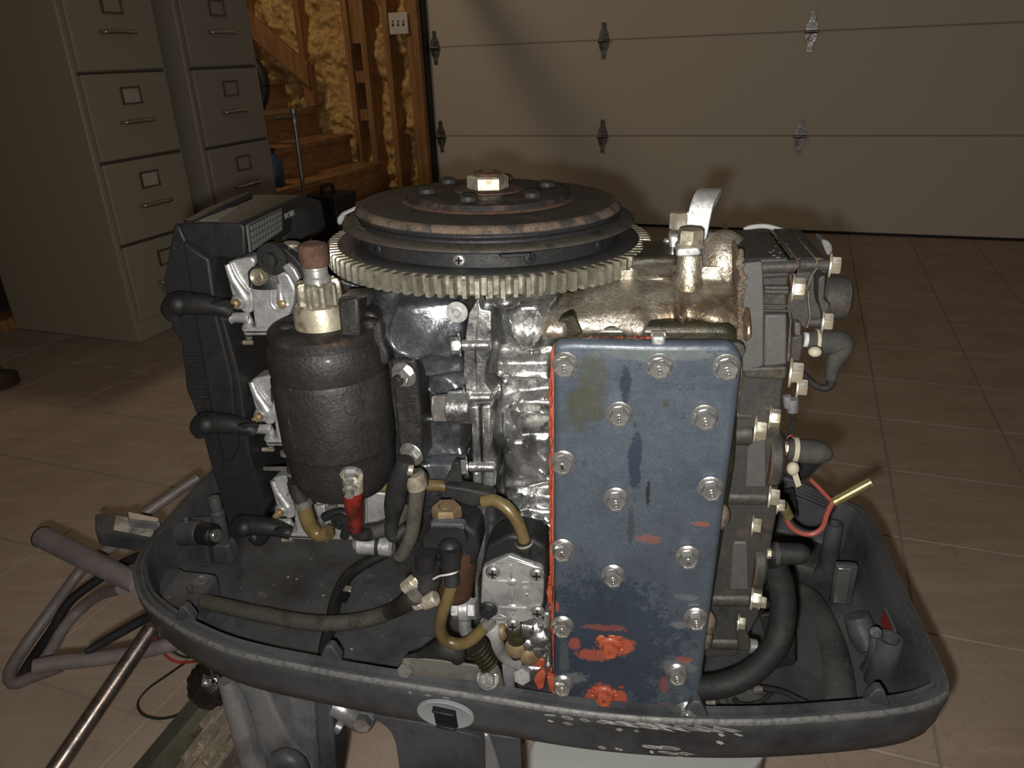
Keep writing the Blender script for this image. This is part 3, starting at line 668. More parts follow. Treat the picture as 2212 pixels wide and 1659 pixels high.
for k in range(5): b.ball(at(1545 + k * 6, 737, .012), .002, .003, .0014, nu=10, nv=6)
for k in range(60):
    y = rr.uniform(790, 1480); b.ball(at(1189 + rr.uniform(-2, 2) - (4 if y > 1260 and y < 1300 else 0), y, .012), .0011, .002, rr.uniform(.002, .006), nu=8, nv=6)
b.build('sealant_squeeze', 'sealant', MOT, kind='stuff')
cb = [(1221, 790, 0), (1424, 793, 0), (1569, 795, 0), (1338, 896, 0), (1522, 903, 0), (1217, 1000, 0), (1331, 1079, 0), (1535, 1056, 0), (1216, 1188, 0), (1486, 1203, 0), (1325, 1243, 0), (1216, 1352, 0), (1503, 1335, 0), (1462, 1454, 0), (1216, 1478, 0), (1484, 1535, 0)]
def numbolt(b0=None):
    b = hexbolt()()
    for dy in (-.0011, .0011): b.lathe(V((0, dy, .0085)), ZX, [(.0009, 0), (.0009, .0007), (.0017, .0007), (.0017, 0)], 14)
    return b
for (x, y, _) in cb:
    p = at(x, y - 4, 0)
    inst('bolt', 'coverbolt', numbolt, 'bolt_steel', p - EV * .0003, -EV, COV, None, 0.26 + rr.uniform(-.1, .1), .97)
for (x, y) in ((1318, 1394), (1305, 1498)):
    inst('bolt', 'coverbolt_s', numbolt, 'sealant' if y < 1450 else 'bolt_yellow', at(x, y, 0), -EV, COV, 'bolt smeared with orange sealant', .2, .92)
b = MB()
for k in range(26):
    a = rr.uniform(0, 6.28); r_ = rr.uniform(.006, .0105); c_ = at(1320, 1392, 0) if k < 15 else at(1306, 1498, 0)
    b.ball(c_ + EU * math.cos(a) * r_ + EW * math.sin(a) * r_ * .8, rr.uniform(.002, .0036), .0012, rr.uniform(.0015, .003), nu=10, nv=6)
b.build('sealant_smear', 'sealant', COV, kind='stuff')
for sx, x, y in (('16', 1267, 789), ('17', 1375, 794), ('18', 1518, 796), ('11', 1384, 897), ('12', 1470, 898), ('8', 1261, 1002), ('9', 1371, 1082), ('10', 1493, 1053), ('3', 1256, 1188), ('6', 1448, 1196), ('1', 1254, 1349), ('5', 1463, 1329)):
    text(COV, sx, at(x, y, 0) - EV * .0003, EU, EW, .0068, 'engraved', 'cast_number')
text(COV, 'TORQUE 1.8KGM', at(1498, 836, 0) - EV * .0002, EU, EW, .0064, 'engraved', 'cast_lettering')
# clip over the top edge, and the lug behind the top right corner
MB().prism([at(1408, 747, -.001) + EU * 0, at(1437, 747, -.001), at(1437, 727, -.001), at(1408, 727, -.001)], EV * .010).build('edge_clip', 'strap_steel', MOT, bevel=.0018, seg=3)
MB().cyl(at(1406, 724, .008), at(1438, 724, .008), .0028, 12).build('clip_curl', 'bolt_yellow', MOT)
MB().prism(rnd(px([(1570, 742), (1600, 740), (1612, 752), (1608, 768), (1596, 775), (1580, 765)], .006), .003), EV * .006).build('cover_lug', 'head_paint', MOT, bevel=.001)
plate('exhaust_chest', px([(1203, 700), (1590, 700), (1600, 760), (1590, 1000), (1500, 1560), (1205, 1560)], .016), .055, 'dark_oily', MOT, .006, .01, seg=3)
plate('chest_step', px([(1204, 690), (1240, 680), (1262, 720), (1204, 745)], .014), .03, 'dark_oily', MOT, .004, .004)

# ---- flywheel
t_ = math.radians(1.3); AX = (EW * math.cos(t_) + EU * math.sin(t_)).normalized(); FC = V((-.0137, .60, 0))
def fz(z): return FC + EW * .8674 + AX * (z - .8674)
FX = (EU - AX * EU.dot(AX)).normalized(); FY = AX.cross(FX)
def fl_(r, a, z): a = math.radians(a); return fz(z) + (FX * math.cos(a) + FY * math.sin(a)) * r
mat('drum_black', (.026, .026, .027), .36, layers=[((.05, .042, .034), 40, .55, .7, .6)], grain=.35, bump=((260, .3),))
mat('disc_black', (.050, .043, .036), .46, layers=[((.095, .068, .048), 34, .52, .66, .8), ((.024, .023, .022), 50, .50, .66, .8), ((.16, .10, .06), (90, 300, 90), .66, .73, .6)], grain=.3, bump=((300, .4),))
mat('rust_band', (.17, .125, .09), .75, layers=[((.045, .04, .036), 45, .46, .58, .95), ((.19, .12, .075), 140, .54, .68, .6)], grain=.35, bump=((280, .6),))
FLY = MB().lathe(fz(0), AX, [(.030, .855), (.102, .858), (.1025, .8675), (.1022, .8795), (.103, .8800), (.1130, .8803), (.1137, .8812), (.1137, .8822), (.1120, .8834), (.1045, .8846), (.1035, .8852), (.1035, .8868), (.1020, .8875), (.1035, .8890),
     (.1035, .8915), (.1015, .8940), (.0985, .8955), (.060, .8975), (.0, .898)], 128).build('flywheel', 'drum_black', MOT, ang=30)
MB().lathe(fz(0), AX, [(.1022, .8892), (.1037, .8900), (.1038, .8916)], 128).build('disc_edge', 'drum_black', FLY, ang=60)
MB().lathe(fz(0), AX, [(.1038, .8910), (.1036, .8917), (.1018, .8944), (.0990, .8958)], 128).build('shoulder_rust', 'rust_band', FLY, ang=60)
MB().lathe(fz(0), AX, [(.0992, .8957), (.0985, .89575), (.060, .89775)], 128).build('disc_top', 'disc_black', FLY, ang=60)
MB().lathe(fz(0), AX, [(.1040, .8849), (.1125, .88355), (.1139, .8825), (.1141, .8815)], 128).build('dusty_lip', 'dusty_lip', FLY, ang=60)
NT = 95; b = MB(); loops = []
def gl(dr, z):
    out = []
    for k in range(NT):
        for fr, r in ((-.5, .1198), (-.30, .1200), (-.22, .1262), (-.17, .1278), (.17, .1278), (.22, .1262), (.30, .1200)):
            a = 2 * math.pi * (k + fr) / NT; out.append(fz(z) + (FX * math.cos(a) + FY * math.sin(a)) * (r - dr))
    return out
n = NT * 7
vs = gl(.0012, .8538) + gl(0, .8548) + gl(0, .8662) + gl(.0011, .8674)
fs = [(j * n + i, j * n + (i + 1) % n, (j + 1) * n + (i + 1) % n, (j + 1) * n + i) for j in range(3) for i in range(n)] + [tuple(range(n)), tuple(3 * n + i for i in range(n))]
b.add(vs, fs); b.build('ring_gear', 'gear_steel', FLY, ang=25)
mat('gear_face', (.034, .033, .032), .55, layers=[((.07, .068, .062), 40, .55, .7, .7), ((.09, .09, .09), (500, 60, 60), .68, .74, .6)], grain=.25)
MB().lathe(fz(0), AX, [(.1185, .8675), (.1180, .8681), (.102, .8684), (.1, .8676)], 128).build('gear_face', 'gear_face', FLY, ang=60)
MB().lathe(fz(0), AX, [(.0655, .8970), (.0648, .8985), (.0635, .9005), (.0625, .9022), (.0595, .9030), (.028, .9033), (0, .9033)], 96).build('hub_plate', 'rusty_black', FLY, ang=30)
MB().lathe(fz(0), AX, [(.0685, .8966), (.067, .8982), (.0640, .8990), (.062, .8990)], 96).build('rust_ring', 'rust', FLY)
MB().lathe(fz(0), AX, [(.0265, .9033), (.026, .9042), (.020, .9044), (.0, .9044)], 48).build('hub_washer', 'rust', FLY)
MB().lathe(fz(0), AX, [(.0152, .9042), (.0162, .9050), (.0162, .9130), (.0146, .9145), (.0105, .9146)], 6, ref=FX + FY * .22).build('hub_nut', 'cream_steel', FLY, ang=30)
MB().lathe(fz(0), AX, [(.0105, .9140), (.0105, .9160), (.0085, .9172), (.0055, .9172), (.0045, .9162), (0, .9162)], 28).build('shaft_end', 'rust', FLY)
for a in (-97, -37, 23, 83, 143, 203):
    p = fl_(.0480, a, .9032)
    inst('bolt', 'hubbolt', lambda: MB().lathe(V(), ZX, [(.0068, 0), (.0070, .001), (.0066, .0034), (.0045, .0048), (.0030, .0050), (.0026, .0044), (0, .0044)], 24), 'rusty_black' if a not in (203, -37) else 'black_paint', p, AX, FLY)
for a, m in ((-91, 'bolt_steel'), (-131, 'black_paint'), (-64, 'black_paint'), (-154, 'black_paint'), (-29, 'black_paint')):
    d = FX * math.cos(math.radians(a)) + FY * math.sin(math.radians(a)); p = fz(.8735) + d * .1020
    o = inst('screw', ('drum', m), lambda: MB().lathe(V(), ZX, [(.0042, 0), (.0045, .0008), (.0038, .0018), (.0030, .0021), (0, .0021)], 24), m, p, d, FLY)
    cr = MB()
    for q1, q2 in ((FX * 0 + AX, d.cross(AX)), (d.cross(AX), AX)): cr.box(p + d * .0021, (q1 * .0024, q2 * .0006, d * .0003))
    cr.build('screw_cross', 'slot_dark', FLY)
cq = crop(680, 440, 8.295)
plate('timing_pointer', pl(cq, [(480, 160), (740, 50), (780, 90), (530, 220), (500, 360), (430, 395), (388, 330), (400, 250)], .145), .008, 'strap_steel', MOT, .001)
d = FX * math.cos(math.radians(-71)) + FY * math.sin(math.radians(-71))
MB().box(fz(.8795) + d * .1125, (d.cross(AX) * .010, d * .004, AX * .0012)).build('lip_chip', 'black_plastic', FLY, bevel=.0006)
# ---- starter motor
SX, SY = -.1338, .515
def sz(x, y, r): return oy(x, y, SY - r).z
def sc(z): return V((SX, SY, z))
zb, z1, z2, z3, z4 = sz(750, 1077, .030), sz(735, 1010, .042), sz(725, 825, .042), sz(715, 770, .040), sz(707, 745, .038)
mat('starter_black', (.024, .022, .021), .38, layers=[((.060, .052, .043), 24, .50, .70, .75), ((.10, .082, .066), 130, .64, .72, .8), ((.22, .20, .18), 320, .72, .76, .7)], grain=.45, bump=((360, .7), (120, .18)), coat=.1)
STA = MB().lathe(sc(0), EW, [(.020, zb - .004), (.033, zb - .003), (.0375, zb + .004), (.0400, zb + .012), (.0412, z1 - .006), (.0415, z1), (.0425, z1 + .002), (.0430, z2 - .010), (.0417, z2 - .006), (.0428, z2 - .002), (.0428, z3 - .006), (.0412, z3 - .002), (.0402, z3), (.0400, z4 - .008), (.0398, z4 - .003), (.0380, z4), (.0, z4)], 64).build('starter_motor', 'starter_black', MOT, ang=25)
MB().lathe(sc(0), EW, [(.0396, z4 - .004), (.0398, z4 + .0005), (.038, z4 + .0015), (.026, z4 + .0022)], 64).build('end_flange', 'rusty_black', STA)
zc0, zc1 = sz(700, 727, .021), sz(695, 668, .018)
MB().lathe(sc(0), EW, [(.0200, z4), (.0204, zc0), (.0196, zc1 - .006), (.0180, zc1 - .001), (.0165, zc1), (.008, zc1 + .0005), (0, zc1)], 48).build('drive_cup', 'cream_steel', STA)
zp0, zp1 = sz(692, 669, .016), sz(690, 620, .016)
b = MB(); npn = 9; vs = []
for (dr, z) in ((.0008, zp0), (0, zp0 + .001), (0, zp1 - .0015), (.0015, zp1)):
    for k in range(npn):
        for fr, r in ((-.5, .0112), (-.32, .0114), (-.2, .0150), (-.1, .0158), (.1, .0158), (.2, .0150), (.32, .0114)):
            a = 2 * math.pi * (k + fr) / npn + .2; vs.append(sc(z) + V((math.cos(a), math.sin(a), 0)) * (r - dr))
n = npn * 7
b.add(vs, [(j * n + i, j * n + (i + 1) % n, (j + 1) * n + (i + 1) % n, (j + 1) * n + i) for j in range(3) for i in range(n)] + [tuple(range(n)), tuple(3 * n + i for i in range(n))])
b.build('pinion', 'gear_steel', STA, ang=25)
zs0, zs1 = sz(690, 582, .009), sz(690, 530, .010)
MB().lathe(sc(0), EW, [(.0092, zp1 - .002), (.0092, zp1 + .003), (.0083, zp1 + .004), (.0083, zp1 + .0085), (.0076, zp1 + .009), (.0083, zp1 + .0095), (.0083, zs0 + .002), (0, zs0 + .002)], 28).build('pinion_shaft', 'shaft_steel', STA)
MB().lathe(sc(0), EW, [(.0080, zs0), (.0098, zs0 + .001), (.0103, zs0 + .004), (.0103, zs1 - .003), (.0095, zs1 - .001), (.006, zs1), (.0045, zs1 - .0008), (0, zs1 - .0008)], 32).build('shaft_stop', 'rust', STA)
plate('top_bracket', pl(cA, [(1375, 935), (1530, 905), (1548, 1225), (1405, 1235)], .008), .018, 'starter_black', STA, .002)
plate('bracket_arm', pl(cA, [(1375, 935), (1400, 905), (1600, 885), (1612, 900), (1530, 925)], .010), .02, 'starter_black', STA, .0015)
plate('mount_ear', pl(cA, [(1545, 1010), (1640, 1020), (1698, 1100), (1715, 1250), (1755, 1320), (1760, 1420), (1540, 1420)], .022), .03, 'starter_black', STA, .003, .004)
screw(STA, at(*cA(1622, 1100), .021), (-EV + EW).normalized(), 1.1, 'starter_black')
plate('mount_flange', pl(cC, [(205, 525), (385, 515), (405, 600), (430, 1000), (450, 1270), (400, 1300), (280, 1240), (225, 700)], .016), .03, 'starter_black', STA, .003, .003)
for x, y in ((874, 808), (890, 980)):
    p = at(x, y, .0155); d = (-EV - EU * .25 - EW * .1).normalized()
    bolt(STA, p, d, 1.1, 'bolt_steel', 'bolt', 'washer')
    MB().cyl(p + d * .006, p + d * .013, .0042, 12).build('bolt_tip', 'black_paint', STA)
for ang, y in ((-118, 908), (-58, 878)):
    d = V((math.cos(math.radians(ang)), math.sin(math.radians(ang)), 0)); p = sc(oy(656 if ang < -90 else 823, y, SY - .038).z) + d * .0424
    MB().lathe(p, d, [(.0072, -.002), (.0072, .0003), (.0067, .0005), (.0064, -.0001), (.0, -.0001)], 26).build('crimp_mark', 'black_paint', STA)
for x, y in ((618, 708), (800, 698)): screw(STA, at(x, y, .012), EW, 1.3, 'rusty_black')
p0 = at(760, 1024, -.012); d = (-EV * .9 + EU * .15 - EW * .45).normalized()
MB().lathe(p0, d, [(.0072, 0), (.0072, .002), (.0066, .0022), (.0066, .006), (.0050, .007), (.0055, .013), (.0035, .0135), (.0035, .019), (0, .019)], 6).build('terminal_nut', 'bolt_steel', STA)
MB().lathe(p0, d, [(.0085, -.001), (.0085, .0015)], 24).build('terminal_washer', 'bolt_steel', STA)

for q_, x, y, h_ in (('SHJE-28M', 895, 892, .0062), ('-OKB-E', 878, 890, .0058)): text(STA, q_, at(x, y, .0152), -EW + EU * .1, EU + EW * .1, h_, 'black_paint', 'stamped_code', .0004)
# ================================================================== power head castings
cs = lambda pts: [cC(*p) for p in pts]
relief('crankcase', [(770, 640), (800, 622), (1012, 622), (1016, 1110), (850, 1110), (850, 780), (800, 700)], .062, [
    ('g', 850, 700, 85, 70, .030), ('r', cs([(180, 60), (400, 220), (520, 330)]), 17, .010), ('g', 940, 730, 60, 60, .010),
    ('p', [(880, 630), (1016, 630), (1016, 788), (950, 792), (880, 785)], .018, 10), ('r', [(905, 792), (1010, 796)], 9, .007),
    ('r', cs([(540, 650), (650, 760)]), 10, .014), ('p', cs([(430, 620), (520, 640), (640, 770), (560, 800), (440, 720)]), .010, 6),
    ('p', [(905, 872), (1016, 866), (1016, 955), (912, 962)], .020, 12), ('r', [(912, 962), (1016, 953)], 6, .008),
    ('p', [(910, 978), (1016, 972), (1016, 1036), (960, 1040), (918, 1035)], .016, 10), ('g', 985, 1010, 24, 24, .006), ('r', [(880, 640), (905, 700), (990, 735)], 14, .008),
], 'crank_alloy', MOT, 4, rough=.0009)
relief('cylinder_block', [(1050, 628), (1200, 622), (1204, 1210), (1062, 1210), (1058, 900)], .040, [
    ('r', [(1063, 660), (1068, 790), (1075, 900), (1080, 1100), (1085, 1200)], 8, -.016),
    ('p', [(1080, 640), (1200, 640), (1200, 740), (1150, 752), (1090, 735)], .012, 14), ('r', cs([(1110, 130), (1130, 270), (1190, 370)]), 9, .010), ('r', cs([(1330, 150), (1310, 270), (1250, 360)]), 10, .010), ('g', *cC(1060, 200), 20, 30, .008),
    ('p', cs([(960, 470), (1370, 470), (1370, 610), (1120, 600), (980, 600)]), .012, 8), ('r', cs([(1090, 600), (1370, 602)]), 5, .005), ('r', cs([(970, 560), (1030, 590), (1020, 660)]), 4, .004),
    ('r', cs([(990, 825), (1150, 780), (1370, 760)]), 7, .010), ('r', cs([(990, 830), (1200, 850), (1370, 862)]), 6, .010), ('p', cs([(1090, 875), (1380, 880), (1380, 980), (1130, 985), (1095, 950)]), -.016, 5), ('r', cs([(1090, 900), (1105, 960), (1180, 990), (1380, 992)]), 5, .007),
    ('p', cs([(1020, 1010), (1380, 1010), (1380, 1340), (1100, 1350), (1030, 1250)]), .010, 16), ('r', cs([(1215, 1060), (1220, 1160), (1290, 1230), (1345, 1260)]), 8, .009), ('g', *cC(1130, 1100), 26, 40, .006),
    ('r', cs([(1010, 1400), (1200, 1390), (1370, 1330)]), 12, .008), ('r', cs([(1130, 1435), (1370, 1460)]), 5, .008), ('r', cs([(1090, 1560), (1220, 1525), (1370, 1535)]), 8, .010), ('r', cs([(1090, 1600), (1370, 1640)]), 5, .008), ('r', [(1090, 1145), (1195, 1142)], 5, .008), ('r', [(1100, 1170), (1195, 1168)], 6, .006),
], 'cast_alloy', MOT, 4, rough=.0011, seed=5)
def lump(name, pts, v, d, m, bev=.003, rr=.004, par_=MOT): return plate(name, pts, d, m, par_, bev, rr, seg=3)
# joint flanges between crankcase and block
lump('joint_flange', pl(cC, [(740, 440), (775, 190), (835, 90), (845, 100), (815, 440), (830, 850), (850, 860), (790, 850), (760, 800), (735, 620)], .024), 0, .03, 'cast_alloy', .0014, 0)
lump('joint_flange', pl(cC, [(818, 440), (838, 100), (860, 160), (930, 170), (935, 350), (925, 450), (900, 540), (880, 680), (945, 770), (930, 830), (830, 845), (820, 640)], .022), 0, .035, 'cast_alloy', .0022, 0)
lump('joint_flange', pl(cC, [(788, 850), (842, 860), (850, 1110), (862, 1260), (862, 1450), (800, 1450), (795, 1120)], .024), 0, .03, 'cast_alloy', .0014, 0)
lump('joint_flange', pl(cC, [(862, 850), (935, 845), (935, 1150), (975, 1230), (960, 1420), (900, 1480), (870, 1450), (868, 1120)], .022), 0, .035, 'cast_alloy', .0022, 0)
lump('joint_flange', pl(cD, [(780, 180), (880, 180), (900, 280), (890, 560), (840, 700), (850, 1000), (810, 1000), (810, 560), (840, 400)], .020), 0, .03, 'cast_alloy', .0014, 0)
for (x0, y0, x1, y1, r) in ((720, 415, 930, 415, 42), (750, 790, 940, 790, 36), (770, 1285, 970, 1290, 42)):
    a, b_ = at(*cC(x0, y0), .022), at(*cC(x1, y1), .022); MB().cyl(a, b_, r / 3.317 * S_at(1000, 800, .02), 20, .3).build('bolt_boss', 'cast_alloy', MOT)
    bolt(MOT, a - EU * .0005, -EU - EV * .25, .95, 'bolt_steel', 'bolt', 'washer')
a, b_ = at(*cC(625, 862), .018), at(*cC(800, 862), .018); MB().cyl(a, b_, .0118, 24, .1).build('bolt_boss', 'cast_alloy', MOT)
inst('bolt', 'bigbolt', hexbolt(0, .0105, 0, .011, False), 'bolt_steel', a, -EU - EV * .12, MOT, None, .3)
for s_, x, y in (('13', 780, 437), ('14', 795, 800), ('10', 828, 1318)): text(MOT, s_, at(*cC(x, y), .0235), -EW + EU * .05, EU, .0070, 'bolt_steel', 'cast_number')
p = at(988, 673, .030); MB().lathe(p, -EV, [(.0075, 0), (.0078, .0006), (.0078, .0018), (.0074, .0022), (.0034, .0022), (.0034, .0032), (.0022, .0046), (0, .0046)], 28).build('washer', 'strap_steel', MOT)
plate('gusset', pl(cC, [(660, 1255), (700, 1260), (720, 1400), (745, 1440), (590, 1420)], .012), .006, 'rubber', MOT, .001)
MB().ball(at(*cC(1040, 90), .02), .010, .012, .006).build('casting_plug', 'cast_alloy', MOT)
# exhaust side water jacket, brown with heat
relief('water_jacket', [(1186, 640), (1260, 628), (1345, 585), (1430, 575), (1600, 575), (1604, 736), (1200, 742)], .066, [
    ('c', [(1170, 652), (1592, 655)], 48, .036), ('r', [(1190, 670), (1390, 672)], 26, .006), ('p', [(1180, 640), (1385, 622), (1398, 650), (1388, 682), (1180, 690)], .010, 9), ('p', [(1180, 690), (1230, 690), (1238, 645), (1200, 640)], .006, 6),
    ('r', [(1380, 612), (1456, 606)], 6, .004), ('r', [(1455, 560), (1456, 610), (1466, 650)], 7, .014), ('g', 1530, 640, 44, 30, .010), ('g', 1560, 668, 40, 20, .004), ('r', [(1380, 590), (1460, 588)], 8, .016),
    ('p', [(1590, 580), (1604, 580), (1604, 736), (1585, 736)], .020, 6),
], 'bronze_alloy', MOT, 4, rough=.0022, seed=9)
plate('jacket_shelf', px([(1345, 556), (1465, 552), (1470, 600), (1345, 600)], .075), .05, 'dark_oily', MOT, .003)
ra, rb_ = at(1487, 640, .055), at(1490, 552, .060); s = S_at(1490, 600, .055)
MB().lathe(ra, rb_ - ra, [(42 * s, -.006), (31 * s, .006), (27 * s, .014), (26 * s, (rb_ - ra).length), (22 * s, (rb_ - ra).length)], 28).build('outlet_riser', 'bronze_alloy', MOT)
MB().prism(rnd(px([(1462, 536), (1512, 533), (1516, 552), (1460, 556)], .050), .003), EV * .022).build('riser_flange', 'strap_steel', MOT, bevel=.0012)
inst('bolt', 'riserbolt', hexbolt(.0096, .0088, .003, .009, False), 'cream_steel', at(1490, 533, .060), EW, MOT, None, .5)
MB().ball(at(1562, 575, .085), .020, .022, .026).build('jacket_dome', 'bronze_alloy', MOT)
# lifting eye: a bent strap
lo = [cF(*q) for q in ((400, 420), (420, 300), (455, 190), (500, 110), (540, 85), (575, 105), (588, 170), (570, 280), (530, 400), (490, 500))]
b = MB(); n = len(lo); prv_ = None
strap = [at(445 + 1055, 505, .12), at(1510, 470, .12), at(1522, 430, .12), at(1535, 412, .122), at(1548, 416, .126), at(1552, 440, .128), at(1540, 480, .128), at(1522, 530, .126)]
SE = MB(); cl_ = []
import itertools
def strapmesh(path, wv, th):
    P = [V(q) for q in path]; pts = []
    for i in range(len(P) - 1):
        for k in range(4):
            t = k / 4; p0 = P[max(i - 1, 0)]; p1, p2 = P[i], P[i + 1]; p3 = P[min(i + 2, len(P) - 1)]
            pts.append(.5 * ((2 * p1) + (p2 - p0) * t + (2 * p0 - 5 * p1 + 4 * p2 - p3) * t * t + (3 * p1 - p0 - 3 * p2 + p3) * t ** 3))
    pts.append(P[-1]); vs = []
    for i, p in enumerate(pts):
        tg = (pts[min(i + 1, len(pts) - 1)] - pts[max(i - 1, 0)]).normalized(); nn = tg.cross(wv).normalized()
        for a, c_ in ((-1, -1), (1, -1), (1, 1), (-1, 1)): vs.append(p + wv * a + nn * c_ * th)
    m_ = len(pts)
    fs = [(j * 4 + k, j * 4 + (k + 1) % 4, j * 4 + 4 + (k + 1) % 4, j * 4 + 4 + k) for j in range(m_ - 1) for k in range(4)] + [(3, 2, 1, 0), tuple(4 * m_ - 4 + k for k in range(4))]
    return MB().add(vs, fs)
wv = (EU * .96 - EV * .28).normalized() * .0085
base = [at(1497, 528, .115), at(1505, 482, .115), at(1513, 445, .117), at(1524, 420, .122), at(1532, 411, .135), at(1530, 418, .150), at(1518, 445, .158), at(1505, 478, .160), at(1490, 505, .16)]
strapmesh([q + EU * .001 for q in base], wv, .0016).build('lifting_eye', 'strap_steel', MOT, bevel=.0006, ang=50)
plate('eye_foot', pl(cF, [(225, 445), (300, 440), (320, 490), (300, 540), (230, 560)], .10), .02, 'strap_steel', MOT, .002)
inst('bolt', 'eyebolt', hexbolt(0, .0075, 0, .012, False), 'bolt_yellow', at(1466, 493, .115), EW, MOT, None, .2)
MB().tube([at(*cF(160, 610), .12), at(*cF(230, 480), .12)], .004, 8).build('eye_brace', 'strap_steel', MOT)
plate('rear_plate', pl(cF, [(500, 430), (560, 430), (630, 480), (560, 560), (490, 520)], .13), .01, 'silver_bracket', MOT, .003)
# ---- cylinder head (right end)
HD = plate('cylinder_head', px([(1612, 572), (1702, 566), (1706, 590), (1700, 640), (1702, 800), (1690, 840), (1680, 1100), (1640, 1330), (1590, 1420), (1520, 1420), (1545, 1250), (1580, 1000), (1600, 830), (1603, 700)], .030), .10, 'head_paint', MOT, .004, .003, seg=3)
plate('head_gasket', px([(1598, 560), (1607, 556), (1609, 700), (1603, 830), (1592, 900), (1588, 830), (1596, 700)], .024), .11, 'crust', MOT, .001)
b = MB(); r5 = random.Random(11)
for k in range(46):
    y = 545 + k * 4.6; b.ball(at(1601 + r5.uniform(-5, 5), y, .022), r5.uniform(.0012, .0026), .003, r5.uniform(.0012, .0026), nu=8, nv=6)
b.build('gasket_crust', 'crust', MOT, kind='stuff')
plate('head_top', px([(1612, 560), (1706, 556), (1708, 600), (1612, 606)], .028), .085, 'head_paint', MOT, .006, .003, seg=3)
MB().cyl(at(1640, 577, .030), at(1790, 572, .030), 15 * S_at(1700, 575, .03), 20, .2).build('head_rib', 'head_paint', MOT)
plate('head_panel', pl(cG, [(-155, 370), (30, 350), (45, 720), (40, 1290), (-150, 1350)], .022), .02, 'fin_grey', MOT, .003, .002)
plate('head_panel', pl(cG, [(50, 830), (250, 825), (250, 1280), (40, 1300)], .024), .02, 'fin_grey', MOT, .0015)
for y in (585, 620, 745, 790): MB().cyl(at(*cG(40, y), .026), at(*cG(262, y + 4), .026), (26 if y < 700 else 12) / 4.147 * S_at(1680, 620, .03), 16, .3).build('head_rib', 'head_paint', MOT)
plate('head_foot', pl(cG, [(-140, 1300), (260, 1290), (250, 1400), (200, 1420), (-140, 1400)], .022), .03, 'head_paint', MOT, .006, .003, seg=3)
def wig(x, pts, wd, v, d, m, name):
    L = [(a - wd, b_) for a, b_ in pts] + [(a + wd, b_) for a, b_ in reversed(pts)]
    return plate(name, pl(cG, L, v), d, m, MOT, .0006)
g1 = [(330, 322), (350, 345), (355, 400), (340, 450), (285, 490), (300, 600), (270, 690), (265, 760), (285, 880), (270, 1100), (262, 1250)]
g2 = [(500, 318), (520, 345), (515, 420), (465, 490), (440, 580), (445, 720), (460, 850), (430, 950)]
HC = plate('thermostat_cover', pl(cG, g1[:8] + [(300, 880), (420, 960)] + g2[::-1][1:], .028), .085, 'head_paint', MOT, .002, seg=2)
HC2 = plate('thermostat_cap', pl(cG, g2[:7] + [(540, 940), (560, 830), (530, 700), (525, 590), (560, 480), (620, 440), (620, 345), (560, 318)], .026), .085, 'head_paint', MOT, .0025, seg=2)
wig(0, g1, 9, .0255, .085, 'gasket', 'cover_gasket'); wig(0, g2, 8, .0235, .085, 'crust', 'cover_gasket')
for (x0, y0, x1, y1, r) in ((355, 375, 620, 385, 52), (440, 890, 555, 895, 48), (300, 560, 440, 590, 60)):
    MB().cyl(at(*cG(x0, y0), .027), at(*cG(x1, y1), .027), r / 4.147 * S_at(1740, 600, .03), 22, .2).build('cover_boss', 'head_paint', MOT)
def sbolt(x, y, v, sz_=1., kind='washer', m='bolt_yellow', tilt=.18):
    return bolt(MOT, at(x, y, v), EU - EV * tilt, sz_ * .92, m, 'bolt', kind)
sbolt(*cG(622, 385), .026, .98); sbolt(*cG(556, 890), .024, .98); sbolt(*cG(290, 590), .022, 1.15); sbolt(*cG(265, 1345), .020, 1.25); sbolt(*cG(330, 1475), .022, 1.0)
a, b_ = at(*cG(570, 670), .040), at(*cG(798, 680), .040); rc = 195 / 4.147 * S_at(1800, 640, .04)
MB().lathe(a, b_ - a, [(rc * .7, -.004), (rc, 0), (rc * 1.02, (b_ - a).length * .6), (rc * .95, (b_ - a).length * .9), (rc * .80, (b_ - a).length), (0, (b_ - a).length)], 36).build('thermostat_housing', 'head_paint', HC2)
plate('housing_tongue', pl(cG, [(530, 500), (600, 470), (580, 700), (640, 730), (620, 800), (560, 800), (530, 700)], .012), .03, 'head_paint', MOT, .003, .003, seg=3)
plate('cover_fitting', pl(cG, [(550, 150), (620, 165), (660, 220), (655, 300), (610, 300), (580, 230)], .09), .02, 'tray_worn', MOT, .002, .002)
MB().tube([at(1607, 497, .12), at(1622, 491, .12), at(1655, 489, .12), at(1690, 498, .12)], .0018, 8).build('ground_wire', 'white_scuff', MOT)
plate('wire_clip_pad', px([(1615, 500), (1625, 494), (1660, 494), (1690, 503), (1690, 512), (1612, 512)], .122), .006, 'rubber', MOT, .001)
b = MB()
for x, y, r in ((1672, 552, 3.4), (1681, 556, 4.5), (1664, 545, 3), (1671, 541, 2.4), (1685, 546, 2.4), (1676, 532, 1.8), (1682, 524, 1.6), (1689, 518, 1.5), (1700, 528, 1.5)):
    q = at(x, y, .03); d_ = (y - 560) * -.00034 / math.sin(math.radians(14)); q = oz(x, y, inv(at(1680, 558, .028))[2] + .0004)
    b.lathe(q, EW, [(r * .00036, 0), (r * .00034, .0003), (0, .0003)], 12)
b.build('paint_drops', 'tray_worn', HD, kind='stuff')
plate('head_tab', pl(cG, [(318, 900), (375, 905), (375, 1020), (318, 1018)], .020), .012, 'fin_grey', MOT, .001)
plate('head_web', pl(cG, [(290, 1040), (330, 1020), (400, 1010), (400, 1100), (370, 1260), (275, 1240)], .024), .03, 'head_paint', MOT, .0015)
